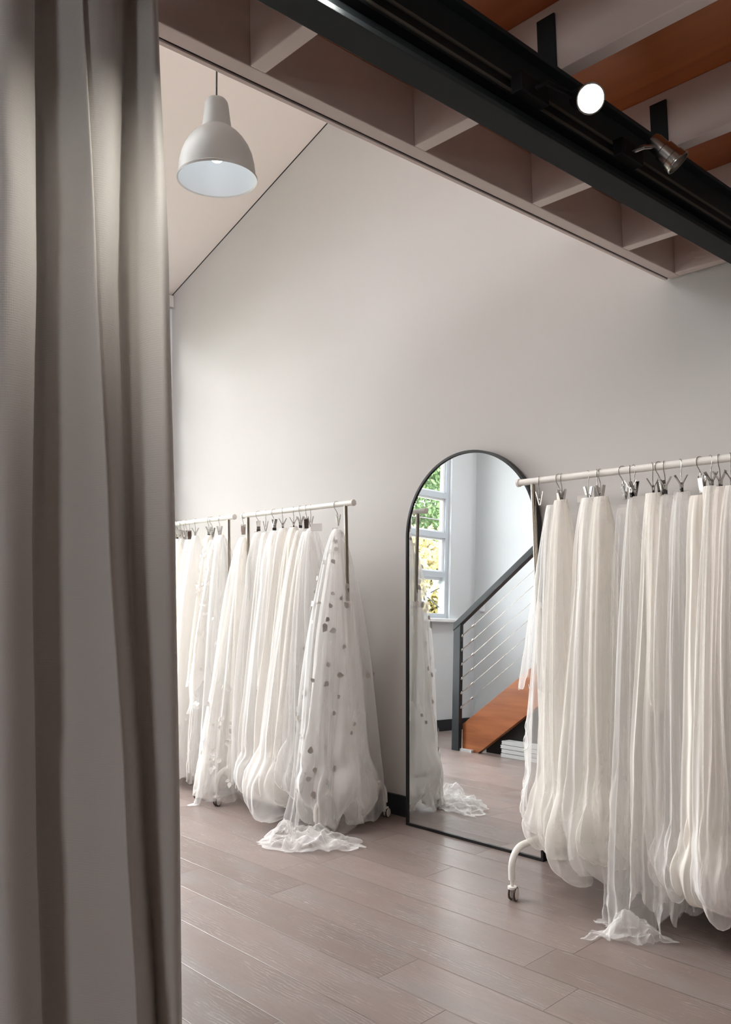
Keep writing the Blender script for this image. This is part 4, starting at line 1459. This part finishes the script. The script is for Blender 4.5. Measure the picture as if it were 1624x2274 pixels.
# ------------------------------------------------------------------ left rack, half behind the curtain
G1 = 'tulle veils on the left rack'
H1 = 'clip hangers on the left rack'
HA = [(-4.721, 'v', 0.2), (-4.683, 'plate', 0.5), (-4.646, 'plate', 0.9), (-4.619, 'frame', 0.6), (-4.582, 'frame', 0.9), (-4.514, 'v', 0.7), (-4.363, 'v', 0.4), (-4.329, 'frame', -0.3), (-4.247, 'plate', 0.6)]
for i, (hx, hk, hr) in enumerate(HA):
    hanger(hk, hx, hr, 0, 'silver clip hanger on the leftmost rack, %s along from the curtain' % ORD[i], H1)
VA = [
    (-4.722, 1.48, [('outer_layer', 'tid', dict(zb=0.06, bot=(0.07, 0.20), power=0.8, hem=0.05))], 'ivory veil half hidden by the curtain'),
    (-4.668, 1.48, [('outer_layer', 'ti', dict(zb=0.08, bot=(0.07, 0.20), power=0.8, hem=0.05))], 'cream veil under a clear plastic clip'),
    (-4.600, 1.47, [('outer_layer', 'tid', dict(zb=0.05, bot=(0.08, 0.22), power=0.8, hem=0.05))], 'dense ivory veil'),
    (-4.514, 1.49, [('outer_layer', 'twd', dict(zb=0.04, bot=(0.10, 0.24), power=0.68, hem=0.06))], 'bright white veil with lace edge'),
    (-4.363, 1.485, [('outer_layer', 'tid', dict(zb=0.60, bot=(0.09, 0.17), power=0.8, hem=0.06)),
                     ('inner_layer', 'ti', dict(zb=0.08, bot=(0.08, 0.16), power=0.8, hem=0.05))], 'cream veil ruffled with feathery petals'),
    (-4.329, 1.455, [('outer_layer', 'tw', dict(zb=0.10, bot=(0.08, 0.18), power=0.68, hem=0.05))], 'plain white veil'),
    (-4.247, 1.480, [('outer_layer', 'tw', dict(zb=0.55, bot=(0.13, 0.23), power=0.68, hem=0.08, top=(0.036, 0.010), shoulder=0.2)),
                     ('inner_layer', 'twd', dict(zb=0.05, bot=(0.09, 0.17), power=0.68, hem=0.05, top=(0.03, 0.009)))], 'white wide topped veil dotted with petals'),
]
for i, (vx, zt_, lay, lab) in enumerate(VA):
    ls = []
    for k_, (nm, mt, kw) in enumerate(lay):
        d = dict(seed=500 + i * 7 + k_ * 3, zt=zt_, nth=190, nt=85, pleat=0.15)
        d.update(kw)
        ls.append((nm, mt, d))
    root, grids = veil(vx, lab + ', %s on leftmost rack' % ORD[i], G1, ls, combs={1: [(1.49, 0.05, 0.05, 0.8)], 2: [(1.49, 0.02, 0.045, 0.9)]}.get(i, ()))
    rng = np.random.RandomState(1200 + i)
    if i == 4:
        scatter_leaves('feather_petal', grids[0], 'satinw', root, 100, rng, 0.017, 0.02, 0.55, 1.0, 0.006, 1.2)
    if i in (3, 6):
        scatter_leaves('satin_petal', grids[0], 'satinw', root, 60, rng, 0.014, 0.1, 1.0, 0.6, 0.004, 0.8)


# ------------------------------------------------------------------ outside, through the window
struct(MB().box(-34, XL - 0.25, -26, 14, -0.5, -0.4).build('ground', 'earth'))


def tree(x, y, h, rx, rz, mat, n, label, seed):
    rng = np.random.RandomState(seed)
    root = empty('tree', (x, y, -0.4), label, 'tree', 'trees outside the window')
    t = MB()
    t.tube([(0, 0, 0), (0.06, 0.03, h * 0.35), (-0.05, 0.08, h * 0.7), (0.05, 0, h * 0.95)], [0.16, 0.13, 0.09, 0.04], 10)
    for k_ in range(6):
        a = rng.rand() * 2 * PI
        z0 = h * (0.4 + 0.08 * k_)
        t.tube([(0, 0, z0), (math.cos(a) * rx * 0.5, math.sin(a) * rx * 0.5, z0 + 0.5), (math.cos(a) * rx * 0.85, math.sin(a) * rx * 0.85, z0 + 0.9)], [0.06, 0.04, 0.015], 7)
    t.build('trunk', 'bark', root, smooth=True)
    nc_ = 70
    cl = rng.normal(size=(nc_, 3))
    cl /= np.linalg.norm(cl, axis=1)[:, None]
    cl *= (0.35 + 0.65 * rng.rand(nc_, 1)) * np.array([rx, rx, rz])
    cl[:, 2] += h - rz
    b = MB()
    for k_ in range(n):
        c = cl[rng.randint(nc_)]
        d = rng.normal(size=3)
        p = Vector(c + d / np.linalg.norm(d) * rng.rand() ** 0.4 * 0.62)
        a = Vector(rng.normal(size=3)).normalized()
        e = a.orthogonal().normalized()
        f = a.cross(e)
        s = 0.045 + 0.04 * rng.rand()
        b.add([p + e * s, p + f * s * 0.5 + a * s * 0.15, p - e * s, p - f * s * 0.5 + a * s * 0.15], [(0, 1, 2, 3)])
    b.build('crown', mat, root)


tree(-15.5, -9.9, 7.0, 2.3, 2.2, 'leafg', 26400, 'tall green leafy tree seen high in the mirrored window', 1)
tree(-12.2, -7.2, 3.4, 1.7, 1.6, 'leafy', 19800, 'yellow green bushy tree low in the mirrored window', 2)
tree(-18.0, -13.9, 6.0, 2.2, 2.4, 'leafy', 17600, 'tall yellowing tree behind the green one outside', 3)
tree(-12.6, -10.9, 2.6, 1.6, 1.3, 'leafy', 13200, 'low wide yellow shrub under the green tree outside', 4)
tree(-19.0, -8.3, 5.6, 2.4, 2.4, 'leafg', 17600, 'dark green rounded tree far behind the yellow bushy one', 5)
for i, (z0, z1, lb) in enumerate(((2.9, 2.75, 'upper overhead wire outside the mirrored window'), (2.25, 2.1, 'lower overhead wire outside the mirrored window'))):
    wv = MB().tube([(-6.6, -9 + 18 * q, z0 + (z1 - z0) * q - 0.25 * math.sin(PI * q) + 0.25) for q in np.linspace(0, 1, 24)], 0.008, 6)
    tag(wv.build('overhead_wire', 'cord'), lb, 'wire', 'overhead wires')
